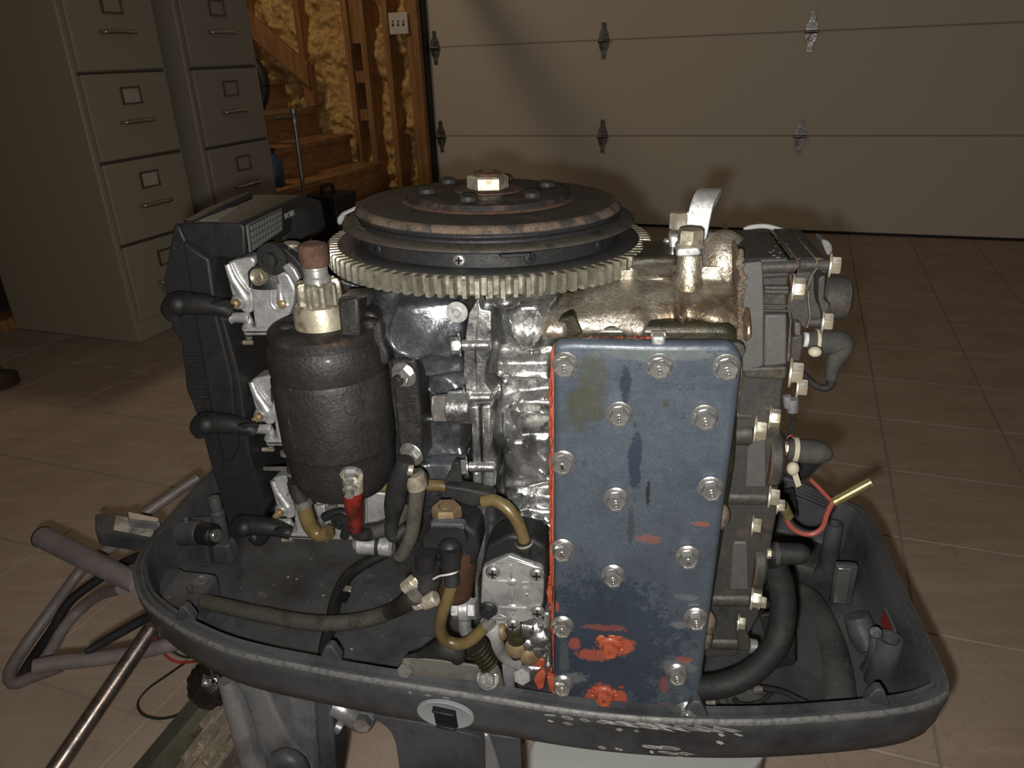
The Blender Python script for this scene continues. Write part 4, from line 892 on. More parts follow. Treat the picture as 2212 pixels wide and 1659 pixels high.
# elbow plug boot, top
a = at(*cG(410, 1055), .035); b_ = at(*cG(500, 1060), .035)
MB().cyl(at(*cG(395, 1050), .035), at(*cG(440, 1055), .035), 68 / 4.147 * S_at(1750, 735, .035), 18).build('spark_plug', 'off_white', MOT)
s = S_at(1780, 740, .035) / 4.147
BT = MB().tube([at(*cG(*q), .035) for q in ((430, 1060), (500, 1065), (600, 1075), (700, 1080), (740, 1100), (720, 1160), (680, 1240), (655, 1320), (645, 1400))], [88 * s, 104 * s, 108 * s, 110 * s, 104 * s, 96 * s, 74 * s, 60 * s, 54 * s], 20).build('plug_boot', 'dusty_rubber', MOT)
MB().tube([at(*cG(*q), .036) for q in ((645, 1400), (640, 1450), (600, 1485), (520, 1470), (430, 1400), (370, 1340))], [46 * s, 46 * s, 34 * s, 34 * s, 34 * s, 34 * s], 12).build('plug_lead', 'rubber', MOT)
clipring(MOT, at(*cG(500, 1065), .035), at(*cG(530, 1066), .035), 100 * s, 'zip_tie', 'zip_tie'); MB().ball(at(*cG(500, 1160), .012), .0042, .004, .0034).build('zip_tie_head', 'zip_tie', MOT)
# ---- two plug covers below, the lower one seen steeper
def plugcover(c, f, disc, boots, v):
    s1 = S_at(*c(*disc[0]), v)
    for nm, pts, m, dv, bev in f: plate(nm, pl(c, pts, v + dv), .03, m, MOT, bev, .002)
    a, b2 = at(*c(*disc[0]), v + .03), at(*c(*disc[1]), v + .03); L = (b2 - a).length; r = disc[2] * s1
    MB().lathe(a, b2 - a, [(r, 0), (r * 1.0, L * .55), (r * .9, L * .8), (r * .55, L), (0, L)], 36).build('plug_cover', 'head_paint', MOT)
    MB().cyl(a - (b2 - a).normalized() * .0016, a, r * .99, 36, 0).build('cover_gasket', 'gasket', MOT)
for c, fins, disc, bosses, bl in (
    (cH, [('fin_panel', [(385, 1290), (410, 840), (465, 730), (630, 690), (640, 1290)], 'fin_grey', .016, .0015), ('head_wall', [(150, 1300), (200, 860), (400, 860), (380, 1300)], 'head_paint', .022, .006)],
     ((660, 920), (830, 930), 68), [((230, 640), (485, 640), 138), ((200, 410), (470, 420), 70), ((120, 1390), (640, 1400), 100), ((540, 1400), (655, 1405), 100)], [((490, 590), 1.2), ((670, 450), 1.05), ((660, 1390), 1.1), ((760, 1500), .8)]),
    (cI, [('fin_panel', [(350, 900), (385, 420), (530, 420), (545, 900)], 'fin_grey', .016, .0015), ('head_wall', [(160, 960), (215, 480), (240, 340), (380, 330), (370, 900)], 'head_paint', .022, .006)],
     ((585, 600), (710, 610), 62), [((390, 360), (585, 360), 50), ((430, 280), (580, 280), 34), ((150, 970), (555, 975), 92), ((150, 1400), (440, 1410), 90)], [((570, 250), .95), ((560, 975), 1.15), ((640, 1010), .8), ((430, 1215), .85)])):
    plugcover(c, fins, disc, None, .012)
    for (p0, p1, r) in bosses:
        k = 5.528 if c is cH else 4.609
        MB().cyl(at(*c(*p0), .034), at(*c(*p1), .034), r / k * S_at(1600, 1100, .03), 24, .25).build('head_boss', 'head_paint', MOT)
    for (p_, z_) in bl: sbolt(*c(*p_), .026, z_)
plate('lower_flange', pl(cI, [(400, 1210), (510, 1200), (520, 1300), (560, 1420), (560, 1500), (440, 1510)], .024), .03, 'head_paint', MOT, .002, .002)
MB().cyl(at(*cI(540, 1450), .03), at(*cI(620, 1465), .03), .006, 14).build('drain_fitting', 'silver_bracket', MOT)
for y0, x0 in ((1115, 1558), (1345, 1530), (1378, 1522)): MB().ball(at(x0, y0, .012), .006, .008, .010).build('casting_lug', 'crust', MOT)
# mid plug boot with its zip tie
s = S_at(1740, 975, .035)
MB().cyl(at(1688, 968, .035), at(1708, 970, .035), 15 * s, 6).build('spark_plug', 'bolt_yellow', MOT)
MB().tube([at(1700, 970, .035), at(1715, 972, .035), at(1740, 975, .035), at(1768, 978, .035), at(1782, 985, .035), at(1788, 992, .035)], [22 * s, 26 * s, 27 * s, 26 * s, 21 * s, 9 * s], 20).build('plug_boot', 'dusty_rubber', MOT)
MB().tube([at(1758, 985, .045), at(1745, 1005, .05), at(1730, 1025, .06)], [24 * s, 20 * s, 14 * s], 14).build('plug_boot_tail', 'rubber', MOT)
clipring(MOT, at(1711, 971, .035), at(1721, 972, .035), 25 * s, 'zip_tie', 'zip_tie'); MB().ball(at(*cJ(400, 440), .015), .0042, .004, .0050).build('zip_tie_head', 'zip_tie', MOT)
MB().prism([at(*cJ(x, y), .014) for x, y in ((392, 455), (418, 448), (438, 515), (415, 525))], EV * .0014).build('zip_tie_tail', 'zip_tie', MOT)
MB().cyl(at(1655, 1194, .03), at(1672, 1196, .03), 13 * s, 6).build('spark_plug', 'bolt_yellow', MOT)
MB().tube([at(1664, 1195, .03), at(1680, 1196, .03), at(1705, 1196, .03), at(1730, 1197, .03), at(1742, 1200, .03), at(1746, 1202, .03)], [20 * s, 26 * s, 25 * s, 24 * s, 17 * s, 3 * s], 20).build('plug_boot', 'rubber', MOT)
clipring(MOT, at(1672, 1196, .03), at(1682, 1196, .03), 24 * s, 'dusty_rubber', 'boot_band')
# head sensor and thin lead
MB().cyl(at(1712, 862, .05), at(1712, 890, .05), .004, 12).build('sensor', 'silver_bracket', MOT)
MB().cyl(at(1700, 855, .05), at(1702, 880, .05), .003, 12).build('sensor', 'silver_bracket', MOT)
MB().tube([at(1712, 888, .05), at(1715, 905, .05), at(1706, 930, .052), at(1694, 945, .055)], .0015, 8).build('sensor_wire', 'rubber', MOT)
# thick black water hose from the lower plug down to the block foot
hp = [at(1670, 1215, .034), at(1688, 1270, .030), at(1690, 1340, .022), at(1672, 1400, .014), at(1620, 1455, .008), at(1560, 1480, .006), at(1515, 1486, .008)]
MB().tube(hp, .0098, 16).build('water_hose', 'rubber', MOT)
plate('hose_plate', px([(1640, 1330), (1716, 1320), (1720, 1436), (1672, 1446)], .06), .004, 'rubber', MOT, .001, .004)
MB().tube([oz(1585, 1510, .474), oz(1600, 1522, .474), oz(1640, 1518, .474), oz(1664, 1496, .476), oz(1650, 1488, .476)], .0022, 8).build('oil_line', 'rubber', MOT)
MB().tube([oz(1640, 1484, .48), oz(1690, 1494, .477), oz(1730, 1512, .474), oz(1765, 1530, .474)], .0024, 8).build('oil_line', 'rubber', MOT)
MB().cyl(oz(1763, 1530, .474), oz(1798, 1532, .474), .0036, 10).build('line_end', 'silver_bracket', MOT)
MB().cyl(oz(1625, 1492, .478), oz(1645, 1489, .478), .004, 10).build('line_fitting', 'bolt_steel', MOT)
MB().lathe(oz(1600, 1515, .462), EW, [(.020, 0), (.020, .004), (.015, .005), (.012, .002), (0, .002)], 28).build('floor_grommet', 'tray_dusty', TRAY)
plate('oil_foot', px([(1523, 1500), (1546, 1500), (1548, 1540), (1525, 1545)], .03), .01, 'bolt_yellow', MOT, .001)
mat('olive_brass', (.20, .17, .075), .35, .7, layers=[((.08, .066, .03), 90, .5, .66, .8)])
# pink and red leads with brass bullet ends
wv_ = lambda pts, v: [at(x, y, v) for x, y in pts]
MB().tube(wv_([(1694, 1098), (1702, 1128), (1722, 1148), (1752, 1154), (1776, 1140), (1786, 1112), (1796, 1090), (1803, 1083)], .10), .0022, 8).build('bullet_lead', 'wire_pink', MOT)
MB().tube(wv_([(1751, 1036), (1770, 1055), (1790, 1076), (1800, 1084)], .11), .0018, 8).build('bullet_lead', 'wire_pink', MOT)
MB().tube(wv_([(1700, 942), (1716, 948), (1732, 957)], .09), .0022, 8).build('bullet_lead', 'wire_pink', MOT)
MB().cyl(at(1801, 1085, .10), at(1884, 1040, .10), .0042, 14).build('bullet_connector', 'olive_brass', MOT)
MB().cyl(at(1690, 1088, .10), at(1704, 1118, .10), .0045, 14).build('bullet_connector', 'olive_brass', MOT)
# ---- things standing in the right end of the tray
plate('ribbed_seal', px([(1690, 1030), (1720, 1040), (1785, 1070), (1812, 1092), (1805, 1106), (1735, 1078), (1690, 1060)], .28), .012, 'tray_paint', TRAY, .002)
for k in range(4): MB().tube(px([(1700, 1042 + 9 * k), (1735, 1056 + 8 * k), (1800, 1086 + 7 * k)], .276), .0016, 8).build('seal_rib', 'tray_paint', TRAY)
plate('rubber_flap', px([(1692, 1062), (1716, 1056), (1724, 1122), (1700, 1104)], .24), .004, 'rubber', TRAY, .001, .003)
MB().prism([oz(x, y, .468) for x, y in ((1640, 1100), (1690, 1090), (1800, 1130), (1790, 1170), (1760, 1230), (1650, 1200))], -EW * .01).build('drip_shelf', 'tray_dusty', TRAY, bevel=.003)
def standtube(x, y, z, r, h, m, name):
    p = oz(x, y, z); return MB().lathe(p, EW, [(r * 1.25, -h), (r * 1.08, -h * .6), (r, 0 - .001), (r * .95, 0), (r * .74, 0), (r * .70, -.004), (r * .68, -.02), (0, -.02)], 32).build(name, m, TRAY)
standtube(1803, 1131, .517, .0088, .055, 'tray_paint', 'mount_tube')
standtube(1922, 1378, .512, .0115, .052, 'tray_paint', 'mount_tube')
MB().tube([oz(1893, 1364, .512), oz(1890, 1395, .500), oz(1880, 1430, .478), oz(1872, 1445, .466)], [.0056, .0052, .005, .006], 12).build('tube_web', 'tray_paint', TRAY)
MB().cyl(oz(1892, 1366, .512), oz(1892, 1366, .5165), .0055, 14).build('web_cap', 'black_paint', TRAY)
bl_ = oz(1815, 1240, .505)
plate('side_blade', [oz(1806, 1228, .510), oz(1842, 1228, .510), oz(1842, 1228, .470), oz(1806, 1228, .470)], .004, 'tray_paint', TRAY, .001)
q0 = oz(1825, 1226, .512)
MB().box(q0 - EW * .022, (EU * .0065, EV * .002, EW * .022)).build('catch_plate', 'bolt_steel', TRAY, bevel=.001)
MB().box(q0 - EW * .024 + EV * .006 + EU * .003, (EU * .011, EV * .004, EW * .025)).build('catch_back', 'tray_paint', TRAY, bevel=.002)
rp = [oz(x, y, .453) for x, y in ((1705, 1270), (1750, 1300), (1790, 1380), (1808, 1460), (1815, 1530))]
MB().tube(rp, [.012, .014, .015, .016, .016], 14, flat=1.0).build('floor_ridge', 'tray_dusty', TRAY)
MB().tube([oz(1850, 1330, .482), oz(1862, 1362, .470), oz(1880, 1410, .458)], [.012, .014, .013], 16).build('floor_hump', 'tray_paint', TRAY)
MB().ball(oz(1985, 1520, .470), .012, .012, .012).build('corner_boss', 'tray_paint', TRAY)
MB().prism([en(.2455, .150, .508), en(.2455, .118, .508), en(.2440, .118, .494), en(.2440, .150, .494)], EU * .001).build('warning_label', 'red_label', TRAY)
MB().prism([en(.2452, .150, .5115), en(.2452, .118, .5115), en(.2452, .118, .508), en(.2452, .150, .508)], EU * .001).build('warning_label', 'label_grey', TRAY)
# ================================================================== intake side
vb = .085
def pu(x, y, P0, nrm):                                   # photo place on the plane through P0 with normal nrm
    d = ray(x, y); return CAM + d * ((P0 - CAM).dot(nrm) / d.dot(nrm))
up_o = px([(383, 492), (388, 484), (402, 480), (518, 481), (529, 490), (531, 552), (522, 558), (455, 558), (380, 560)], vb)
AIR = MB().prism(up_o, EV * .125, 1.0).build('air_silencer', 'black_plastic', MOT, bevel=.004, seg=4)
low_o = px([(374, 486), (384, 484), (400, 520), (455, 556), (462, 620), (486, 700), (517, 812), (540, 985), (574, 1095), (566, 1118), (545, 1150), (505, 1166), (494, 1140), (456, 1011), (427, 902), (402, 843), (391, 742), (370, 707), (354, 626)], vb - .003)
MB().prism(low_o, EV * .09).build('silencer_body', 'black_plastic', AIR, bevel=.005, seg=4)
MB().prism(px([(393, 520), (420, 540), (452, 560), (470, 690), (500, 810), (515, 960), (500, 1000), (478, 990), (448, 850), (425, 720)], vb - .006), EV * .006).build('silencer_panel', 'black_plastic', AIR, bevel=.0025, seg=3)
b = MB()
for k, y in enumerate((765, 790, 812, 836, 858, 880)):
    x = 398 + k * 5.2; b.cyl(at(x - 2, y, vb - .002), at(x + 62, y - 2, vb - .003), .0022, 8)
b.build('silencer_rib', 'black_plastic', AIR)
# rim ridge along the top and its back edge
MB().tube([at(388, 486, vb), at(384, 500, vb), at(372, 560, vb), at(358, 628, vb)], .0030, 8).build('seam_ridge', 'black_plastic', AIR)
tz = inv(at(450, 481, vb))[2]
ridge = [oz(394, 476, tz + .001), oz(440, 450, tz + .004), oz(500, 424, tz + .006), oz(536, 412, tz + .006), oz(545, 418, tz + .004), oz(470, 452, tz + .003), oz(420, 478, tz + .001)]
MB().prism(ridge, -EW * .010).build('top_ridge', 'black_plastic', AIR, bevel=.002)
MB().prism([oz(x, y, tz + .0006) for x, y in ((431, 476), (478, 447), (516, 448), (470, 476))], -EW * .001).build('faded_sticker', 'label_grey', AIR)
# grille on the right end of the upper box
G0 = at(529.5, 500, vb); gn = EU
TL, TR, BR, BL = (pu(x, y, G0 + EU * .0006, gn) for x, y in ((531, 486), (605, 450), (607, 497), (538, 545)))
MB().prism([TL, TR, BR, BL], EU * .0012).build('grille_frame', 'grille_grey', AIR)
b = MB(); lerp = lambda s_, t: (TL * (1 - s_) + TR * s_) * (1 - t) + (BL * (1 - s_) + BR * s_) * t
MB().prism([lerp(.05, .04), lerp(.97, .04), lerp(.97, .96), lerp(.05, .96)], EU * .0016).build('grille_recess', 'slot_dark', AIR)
for i in range(11):
    for j in range(4):
        a0, a1, c0, c1 = .06 + i * .083, .06 + i * .083 + .070, .06 + j * .23, .06 + j * .23 + .19
        b.prism([lerp(a0, c0), lerp(a1, c0), lerp(a1, c1), lerp(a0, c1)], EU * .0026)
b.build('grille_cell', 'grille_grey', AIR, kind='stuff')
q = pu(626, 464, G0 + EU * .0007, gn); text(AIR, 'FCUA', q, EV * .9, EW, .0075, 'label_grey', 'moulded_mark')
MB().prism([pu(x, y, at(620, 450, .17), (EU * .8 - EV * .6).normalized()) for x, y in ((600, 440), (650, 452), (664, 520), (625, 540), (606, 520))], EV * .05).build('silencer_end', 'black_plastic', AIR, bevel=.004)
# ---- three carburetors, one above the other
VC = .098
d12 = at(564, 896, VC) - at(515, 653, VC); d23 = at(608, 1101, VC) - at(564, 896, VC)
shift = [V(), d12, d12 + d23]
def make_carb():
    kids = []
    C_ = plate('carburetor', pl(cA, [(725, 800), (760, 715), (880, 690), (1010, 730), (1065, 840), (1050, 960), (1010, 1060), (985, 1145), (765, 1150), (745, 1000)], VC - .006), .05, 'carb_alloy', MOT, .0035, .003, seg=3)
    plate('flange', pl(cA, [(540, 690), (552, 655), (590, 630), (680, 612), (740, 605), (765, 640), (735, 720), (725, 800), (745, 900), (750, 1010), (700, 1040), (640, 990), (590, 900), (565, 800)], VC), .02, 'carb_alloy', C_, .003, .003, seg=3)
    MB().tube([at(*cA(*q), VC - .002) for q in ((560, 660), (600, 760), (650, 840), (690, 900))], [.003, .004, .0045, .005], 10).build('flange_rib', 'carb_alloy', C_)
    a = at(*cA(648, 935), VC); s = S_at(515, 653, VC) / 3.456
    MB().lathe(a, -EV, [(62 * s, -.002), (58 * s, .002), (50 * s, .005), (42 * s, .006), (36 * s, .004), (0, .004)], 28).build('screw_boss', 'carb_alloy', C_)
    MB().lathe(a - EV * .004, (-EV - EU * .15).normalized(), [(32 * s, 0), (32 * s, .005), (24 * s, .0055), (24 * s, .009), (20 * s, .0098), (0, .0098)], 20).build('mixture_screw', 'brass', C_)
    MB().cyl(at(*cA(578, 1055), VC - .004), at(*cA(725, 1060), VC - .004), 40 * s, 18, .3).build('fuel_nozzle', 'carb_alloy', C_)
    MB().cyl(at(*cA(572, 1055), VC - .004), at(*cA(600, 1055), VC - .004), 50 * s, 18, .3).build('nozzle_bead', 'carb_alloy', C_)
    MB().tube([at(*cA(*q), VC - .003) for q in ((705, 1060), (720, 1090), (700, 1130), (695, 1150))], 32 * s, 12).build('nozzle_elbow', 'carb_alloy', C_)
    plate('bowl_cover', pl(cA, [(670, 1140), (1000, 1130), (1040, 1150), (1030, 1190), (680, 1195)], VC - .010), .055, 'carb_alloy', C_, .0015, .002)
    MB().cyl(at(*cA(690, 1166), VC - .011), at(*cA(1030, 1163), VC - .011), 5 * s, 8).build('bowl_seam', 'slot_dark', C_)
    MB().cyl(at(*cA(720, 1195), VC - .004), at(*cA(720, 1215), VC - .004), 26 * s, 12).build('bowl_screw', 'bolt_steel', C_)
    a = at(*cA(815, 748), VC - .006)
    MB().lathe(a, (-EV - EU * .35 + EW * .1).normalized(), [(66 * s, -.004), (62 * s, .006), (56 * s, .0065), (44 * s, .005), (40 * s, .004), (0, .004)], 26).build('vent_cap', 'cream_steel', C_)
    MB().lathe(at(*cA(905, 690), VC + .012), EW, [(.022, -.012), (.021, 0), (.018, .004), (.004, .009), (0, .009)], 28).build('cover_cone', 'black_plastic', C_)
    MB().tube([at(*cA(*q), VC - .007) for q in ((950, 800), (955, 870), (965, 950))], [30 * s, 26 * s, 40 * s], 12).build('jet_channel', 'carb_alloy', C_)
    screw(C_, at(*cA(965, 958), VC - .012), -EV, .8, 'brass')
    MB().tube([at(*cA(*q), VC - .007) for q in ((885, 760), (880, 880), (890, 960), (935, 1000), (1000, 960))], 12 * s, 8).build('casting_rib', 'carb_alloy', C_)
    MB().cyl(at(*cA(655, 1245), VC + .004), at(*cA(745, 1243), VC + .004), 20 * s, 10).build('stud', 'cream_steel', C_)
    return C_
CARB = make_carb()
def copy_part(src, dl):
    c = src.copy(); COL.objects.link(c); c.location = src.location + dl; c.parent = MOT; c.matrix_parent_inverse = src.matrix_parent_inverse.copy()
    for ch in list(src.children):
        k = ch.copy(); COL.objects.link(k); k.parent = c; k.matrix_parent_inverse = ch.matrix_parent_inverse.copy()
        # kept at the same offset from the copied part: the inverse still holds the source's place
    return c
for dl in shift[1:]: copy_part(CARB, dl)
s = S_at(440, 658, vb - .012)
EL = MB().tube([at(*q, vb - .014) for q in ((378, 690), (372, 670), (384, 656), (410, 655), (445, 658), (474, 664), (498, 674))], [14 * s, 24 * s, 27 * s, 25 * s, 23 * s, 19 * s, 15 * s], 18).build('intake_elbow', 'black_plastic', MOT)
MB().ball(at(386, 657, vb - .020), .0084).build('elbow_end', 'black_plastic', EL)
MB().cyl(at(482, 667, vb - .014), at(500, 675, vb - .012), 17 * s, 18).build('elbow_collar', 'rubber', EL)
MB().prism(px([(452, 656), (480, 650), (494, 652), (474, 664)], vb - .026), EV * .006).build('elbow_gusset', 'black_plastic', EL, bevel=.0008)
for dl in (at(443, 906, vb) - at(384, 655, vb), at(522, 1122, vb) - at(384, 655, vb)): copy_part(EL, dl)
MB().tube(px([(560, 1130), (572, 1150), (560, 1166), (545, 1155)], vb), .006, 10).build('drain_hook', 'black_plastic', MOT)
# throttle arm and link at the top carburetor
plate('throttle_arm', pl(cA, [(855, 580), (880, 530), (930, 515), (980, 540), (1060, 610), (1120, 690), (1180, 790), (1150, 800), (1110, 800), (1100, 900), (1070, 880), (1050, 760), (1000, 690), (940, 670), (880, 660)], .075), .009, 'black_paint', MOT, .002, .003, seg=3)
MB().lathe(at(*cA(905, 615), .076), (-EV - EU * .1).normalized(), [(.0125, 0), (.0125, .004), (.006, .0045), (.006, .009), (.003, .0095), (0, .0095)], 24).build('throttle_roller', 'rubber', MOT)
plate('throttle_lever', pl(cA, [(960, 680), (1010, 650), (1060, 700), (1110, 800), (1100, 900), (1075, 890), (1050, 790)], .068), .005, 'silver_bracket', MOT, .0012)
MB().cyl(at(*cA(1040, 570), .09), at(*cA(1040, 510), .09), .0035, 12).build('stop_screw', 'bolt_steel', MOT)
MB().cyl(at(*cA(1040, 515), .09), at(*cA(1040, 500), .09), .0065, 14).build('stop_screw_head', 'bolt_yellow', MOT)
plate('stop_bracket', pl(cA, [(960, 540), (1120, 520), (1130, 560), (1000, 600)], .10), .006, 'silver_bracket', MOT, .001)
plate('oily_ledge', [at(*cq(*p_), .070) for p_ in ((430, 1330), (520, 1400), (780, 1470), (980, 1600), (1100, 1700), (540, 1700), (520, 1500))], .03, 'crank_alloy', MOT, .003)
# reed block seen under the starter motor
plate('reed_block', px([(690, 1080), (730, 1068), (845, 1066), (862, 1090), (850, 1150), (800, 1170), (700, 1168)], .085), .05, 'carb_alloy', MOT, .004, .004, seg=3)
plate('reed_cover', px([(790, 1062), (838, 1066), (842, 1110), (836, 1150), (792, 1150)], .078), .02, 'carb_alloy', MOT, .003, .003)
MB().cyl(at(770, 1176, .075), at(850, 1182, .075), .0085, 18, .3).build('reed_pipe', 'carb_alloy', MOT)
MB().cyl(at(763, 1175, .075), at(776, 1176, .075), .0060, 14, .3).build('reed_pipe_bead', 'bolt_steel', MOT)
MB().lathe(at(815, 1178, .075), EU, [(.0095, 0), (.0095, .003)], 20).build('pipe_band', 'rubber', MOT)
plate('dark_port', px([(840, 1040), (905, 1030), (930, 1065), (930, 1110), (905, 1150), (850, 1150)], .10), .03, 'crank_alloy', MOT, .006, .004)
MB().lathe(at(706, 1126, .065), -EV, [(.008, 0), (.008, .005), (.0045, .006), (.0045, .010), (0, .010)], 6).build('linkage_nut', 'bolt_steel', MOT)
MB().lathe(at(719, 1098, .068), -EV, [(.006, 0), (.006, .004), (0, .005)], 6).build('linkage_nut', 'bolt_steel', MOT)
MB().tube(px([(700, 1118), (725, 1108), (748, 1112), (752, 1130), (744, 1160)], .060), .0042, 10).build('throttle_link', 'black_plastic', MOT)
MB().lathe(at(738, 1122, .058), -EV, [(.0075, 0), (.0075, .005), (.004, .0055), (.004, .002), (0, .002)], 20).build('link_ball', 'black_plastic', MOT)
plate('link_tab', px([(680, 1095), (700, 1092), (704, 1118), (688, 1122)], .075), .004, 'carb_alloy', MOT, .001)
# ---- clear amber fuel hose down the starter's left side
VH = .012
def hose(name, pts, r, m, n=12, z=None, v=None, par_=MOT, sub=5):
    P = [at(x, y, v) if v is not None else oz(x, y, z) for x, y in pts] if isinstance(pts[0], tuple) and len(pts[0]) == 2 else pts
    return MB().tube(P, r, n, sub).build(name, m, par_)
hose('fuel_hose', [(600, 772), (604, 820), (613, 890), (622, 950), (626, 968)], .0040, 'amber_hose', v=.026)
hose('hose_connector', [(624, 960), (630, 990), (634, 1030), (638, 1055)], [.0050, .0042, .0048, .0042], 'rubber', v=.020)
clipring(MOT, at(620, 975, .02), at(621, 981, .02), .0048); clipring(MOT, at(632, 1018, .02), at(633, 1023, .02), .0048)
MB().cyl(at(572, 1012, .06), at(632, 1013, .03), .0018, 8).build('idle_spring', 'shaft_steel', MOT)
hose('fuel_hose', [(636, 1040), (642, 1062), (654, 1085)], .0058, 'rubber', v=.012)
hose('fuel_hose', [(654, 1082), (662, 1115), (672, 1140), (690, 1155), (712, 1150)], .0060, 'amber_hose', v=.014)
clipring(MOT, at(652, 1080, .012), at(657, 1092, .012), .0064)
MB().tube(px([(620, 1070), (630, 1060), (644, 1062), (648, 1072)], .012), .0008, 6).build('clip_wire', 'bolt_steel', MOT)
MB().cyl(at(703, 1140, .02), at(703, 1165, .02), .004, 12).build('hose_end', 'cream_steel', MOT)
# starter leads
bp = [at(765, 1058, -.014), at(763, 1085, -.012), at(766, 1115, -.008), at(767, 1140, -.004)]
MB().tube([at(762, 1030, -.016), at(763, 1058, -.015)], .0075, 12).build('terminal_lug', 'bolt_yellow', MOT)
MB().tube(bp, [.0072, .0068, .0062, .0058], 14).build('terminal_boot', 'red_boot', MOT, label='red rubber terminal boot')
hose('starter_lead', [at(767, 1138, -.004), at(772, 1152, .0), at(785, 1155, .004), at(800, 1152, .01)], .0052, 'rubber')
cp = [at(790, 1153, .010), at(810, 1149, .012), at(840, 1138, .016), at(862, 1118, .020), at(876, 1095, .028)]
b = MB().tube(cp, .0054, 14); b.build('corrugated_sleeve', 'dusty_rubber', MOT)
cl2 = MB()
for k in range(22):
    t = k / 21 * 3.999; i = int(t); f_ = t - i; p = cp[i] * (1 - f_) + cp[i + 1] * f_; tg_ = (cp[i + 1] - cp[i]).normalized()
    cl2.lathe(p, tg_, [(.0050, -.0007), (.0064, -.0004), (.0064, .0004), (.0050, .0007)], 14)
cl2.build('sleeve_rib', 'dusty_rubber', MOT, kind='stuff')
MB().tube([at(876, 992, -.006), at(872, 1012, -.006), at(862, 1040, -.004), at(852, 1085, .0), at(848, 1118, .006), at(845, 1140, .008), at(852, 1158, .010), at(878, 1138, .014)], [.0062, .0072, .0082, .0078, .0056, .0052, .0058, .004], 14).build('ground_lead', 'rubber', MOT)
MB().cyl(at(880, 1014, -.010), at(892, 1016, -.009), .0042, 10).build('lead_crimp', 'cream_steel', MOT)
MB().tube([at(898, 1018, -.002), at(906, 1036, -.002), at(902, 1060, .0), at(897, 1100, .002), at(890, 1150, .004), at(876, 1186, .006), at(866, 1200, .008)], [.005, .0068, .0066, .0062, .0062, .0064, .0066], 14, flat=.8).build('flat_grey_hose', 'grey_hose', MOT)
MB().lathe(at(898, 1038, -.003), (EW - EU * .15).normalized(), [(.0075, -.006), (.0078, 0), (.0072, .006)], 18).build('hose_collar', 'cream_steel', MOT)
hose('fuel_hose', [(800, 1048), (840, 1052), (880, 1050), (940, 1048), (985, 1055)], .0046, 'amber_hose', v=.030)
plate('tape_wrap', pl(cC, [(600, 1425), (740, 1445), (900, 1480), (955, 1500), (950, 1555), (800, 1580), (740, 1560), (600, 1500)], .004), .012, 'rubber', MOT, .003, .002)
hose('fuel_hose', [at(*cD(*q), v_) for q, v_ in (((880, 85), .002), ((970, 75), .0), ((1080, 150), -.004), ((1160, 270), -.006), ((1200, 390), -.006))], .0046, 'amber_hose')
clipring(MOT, at(*cD(1196, 390), -.006), at(*cD(1203, 440), -.006), .0052, 'rubber', 'hose_collar'); clipring(MOT, at(*cD(1198, 402), -.006), at(*cD(1201, 416), -.006), .0056, 'bolt_yellow')
MB().cyl(at(*cD(1205, 430), -.006), at(*cD(1210, 500), -.005), .0040, 14).build('pump_nipple', 'black_plastic', MOT)
# ---- fuel pump
mat('rusty_brass', (.30, .215, .12), .5, .4, layers=[((.20, .12, .06), 80, .5, .66, .8)])
FP = plate('fuel_pump', pl(cD, [(862, 600), (880, 520), (910, 430), (1080, 345), (1160, 355), (1260, 375), (1372, 440), (1378, 700), (1362, 930), (1300, 1000), (1100, 1040), (900, 1000), (862, 900)], -.001), .028, 'black_plastic', MOT, .003, .004, seg=3)
plate('pump_cover', pl(cD, [(872, 605), (930, 575), (1080, 515), (1200, 560), (1345, 610), (1352, 760), (1345, 880), (1300, 990), (1200, 1028), (1000, 1040), (870, 960), (858, 860)], -.007), .007, 'pump_alloy', FP, .0016, .003, seg=3)
plate('cover_rim', pl(cD, [(905, 585), (1080, 508), (1275, 575), (1285, 590), (1080, 532), (915, 600)], -.009), .004, 'pump_alloy', FP, .001)
for q1, q2, w_ in (((1095, 580), (1098, 690), .0012), ((1105, 740), (1105, 880), .0012), ((920, 695), (1080, 705), .0012), ((1000, 905), (1220, 912), .0012), ((1112, 940), (1112, 970), .0010)):
    MB().tube([at(*cD(*q1), -.0075), at(*cD((q1[0] + q2[0]) / 2, (q1[1] + q2[1]) / 2), -.0078), at(*cD(*q2), -.0075)], [w_ * .5, w_, w_ * .6], 8).build('cover_rib', 'pump_alloy', FP)
for x, y in ((1106, 705), (1110, 905)): MB().ball(at(*cD(x, y), -.006), .0048, .0028, .0040).build('cover_dimple', 'pump_alloy', FP)
def mark(cx, cy, w, h, fl):
    o = [(-1, -.9), (1, -.9), (1, .4), (0, 1.1), (-1, .4)]; o = [(x, y * fl) for x, y in o]
    pts = [at(*cD(cx + x * w, cy - y * h), -.0072) for x, y in o]
    b = MB().tube(pts + [pts[0]], .00022, 6, smooth=False)
    for k in (-.45, 0, .45): b.tube([at(*cD(cx + k * w, cy - .15 * h), -.0072), at(*cD(cx + k * w, cy + .5 * h), -.0072)], .00022, 6)
    for k in (-.3, .6): b.tube([at(*cD(cx - .6 * w, cy + k * h), -.0072), at(*cD(cx + .6 * w, cy + k * h), -.0072)], .0002, 6)
    b.build('moulded_mark', 'pump_alloy', FP)
mark(1210, 722, 42, 45, 1); mark(1010, 1000, 46, 34, 1)
MB().lathe(at(*cD(1217, 820), -.0070), -EV, [(.0014, 0), (.0014, .0004), (.0024, .0004), (.0024, 0)], 20).build('moulded_ring', 'pump_alloy', FP)
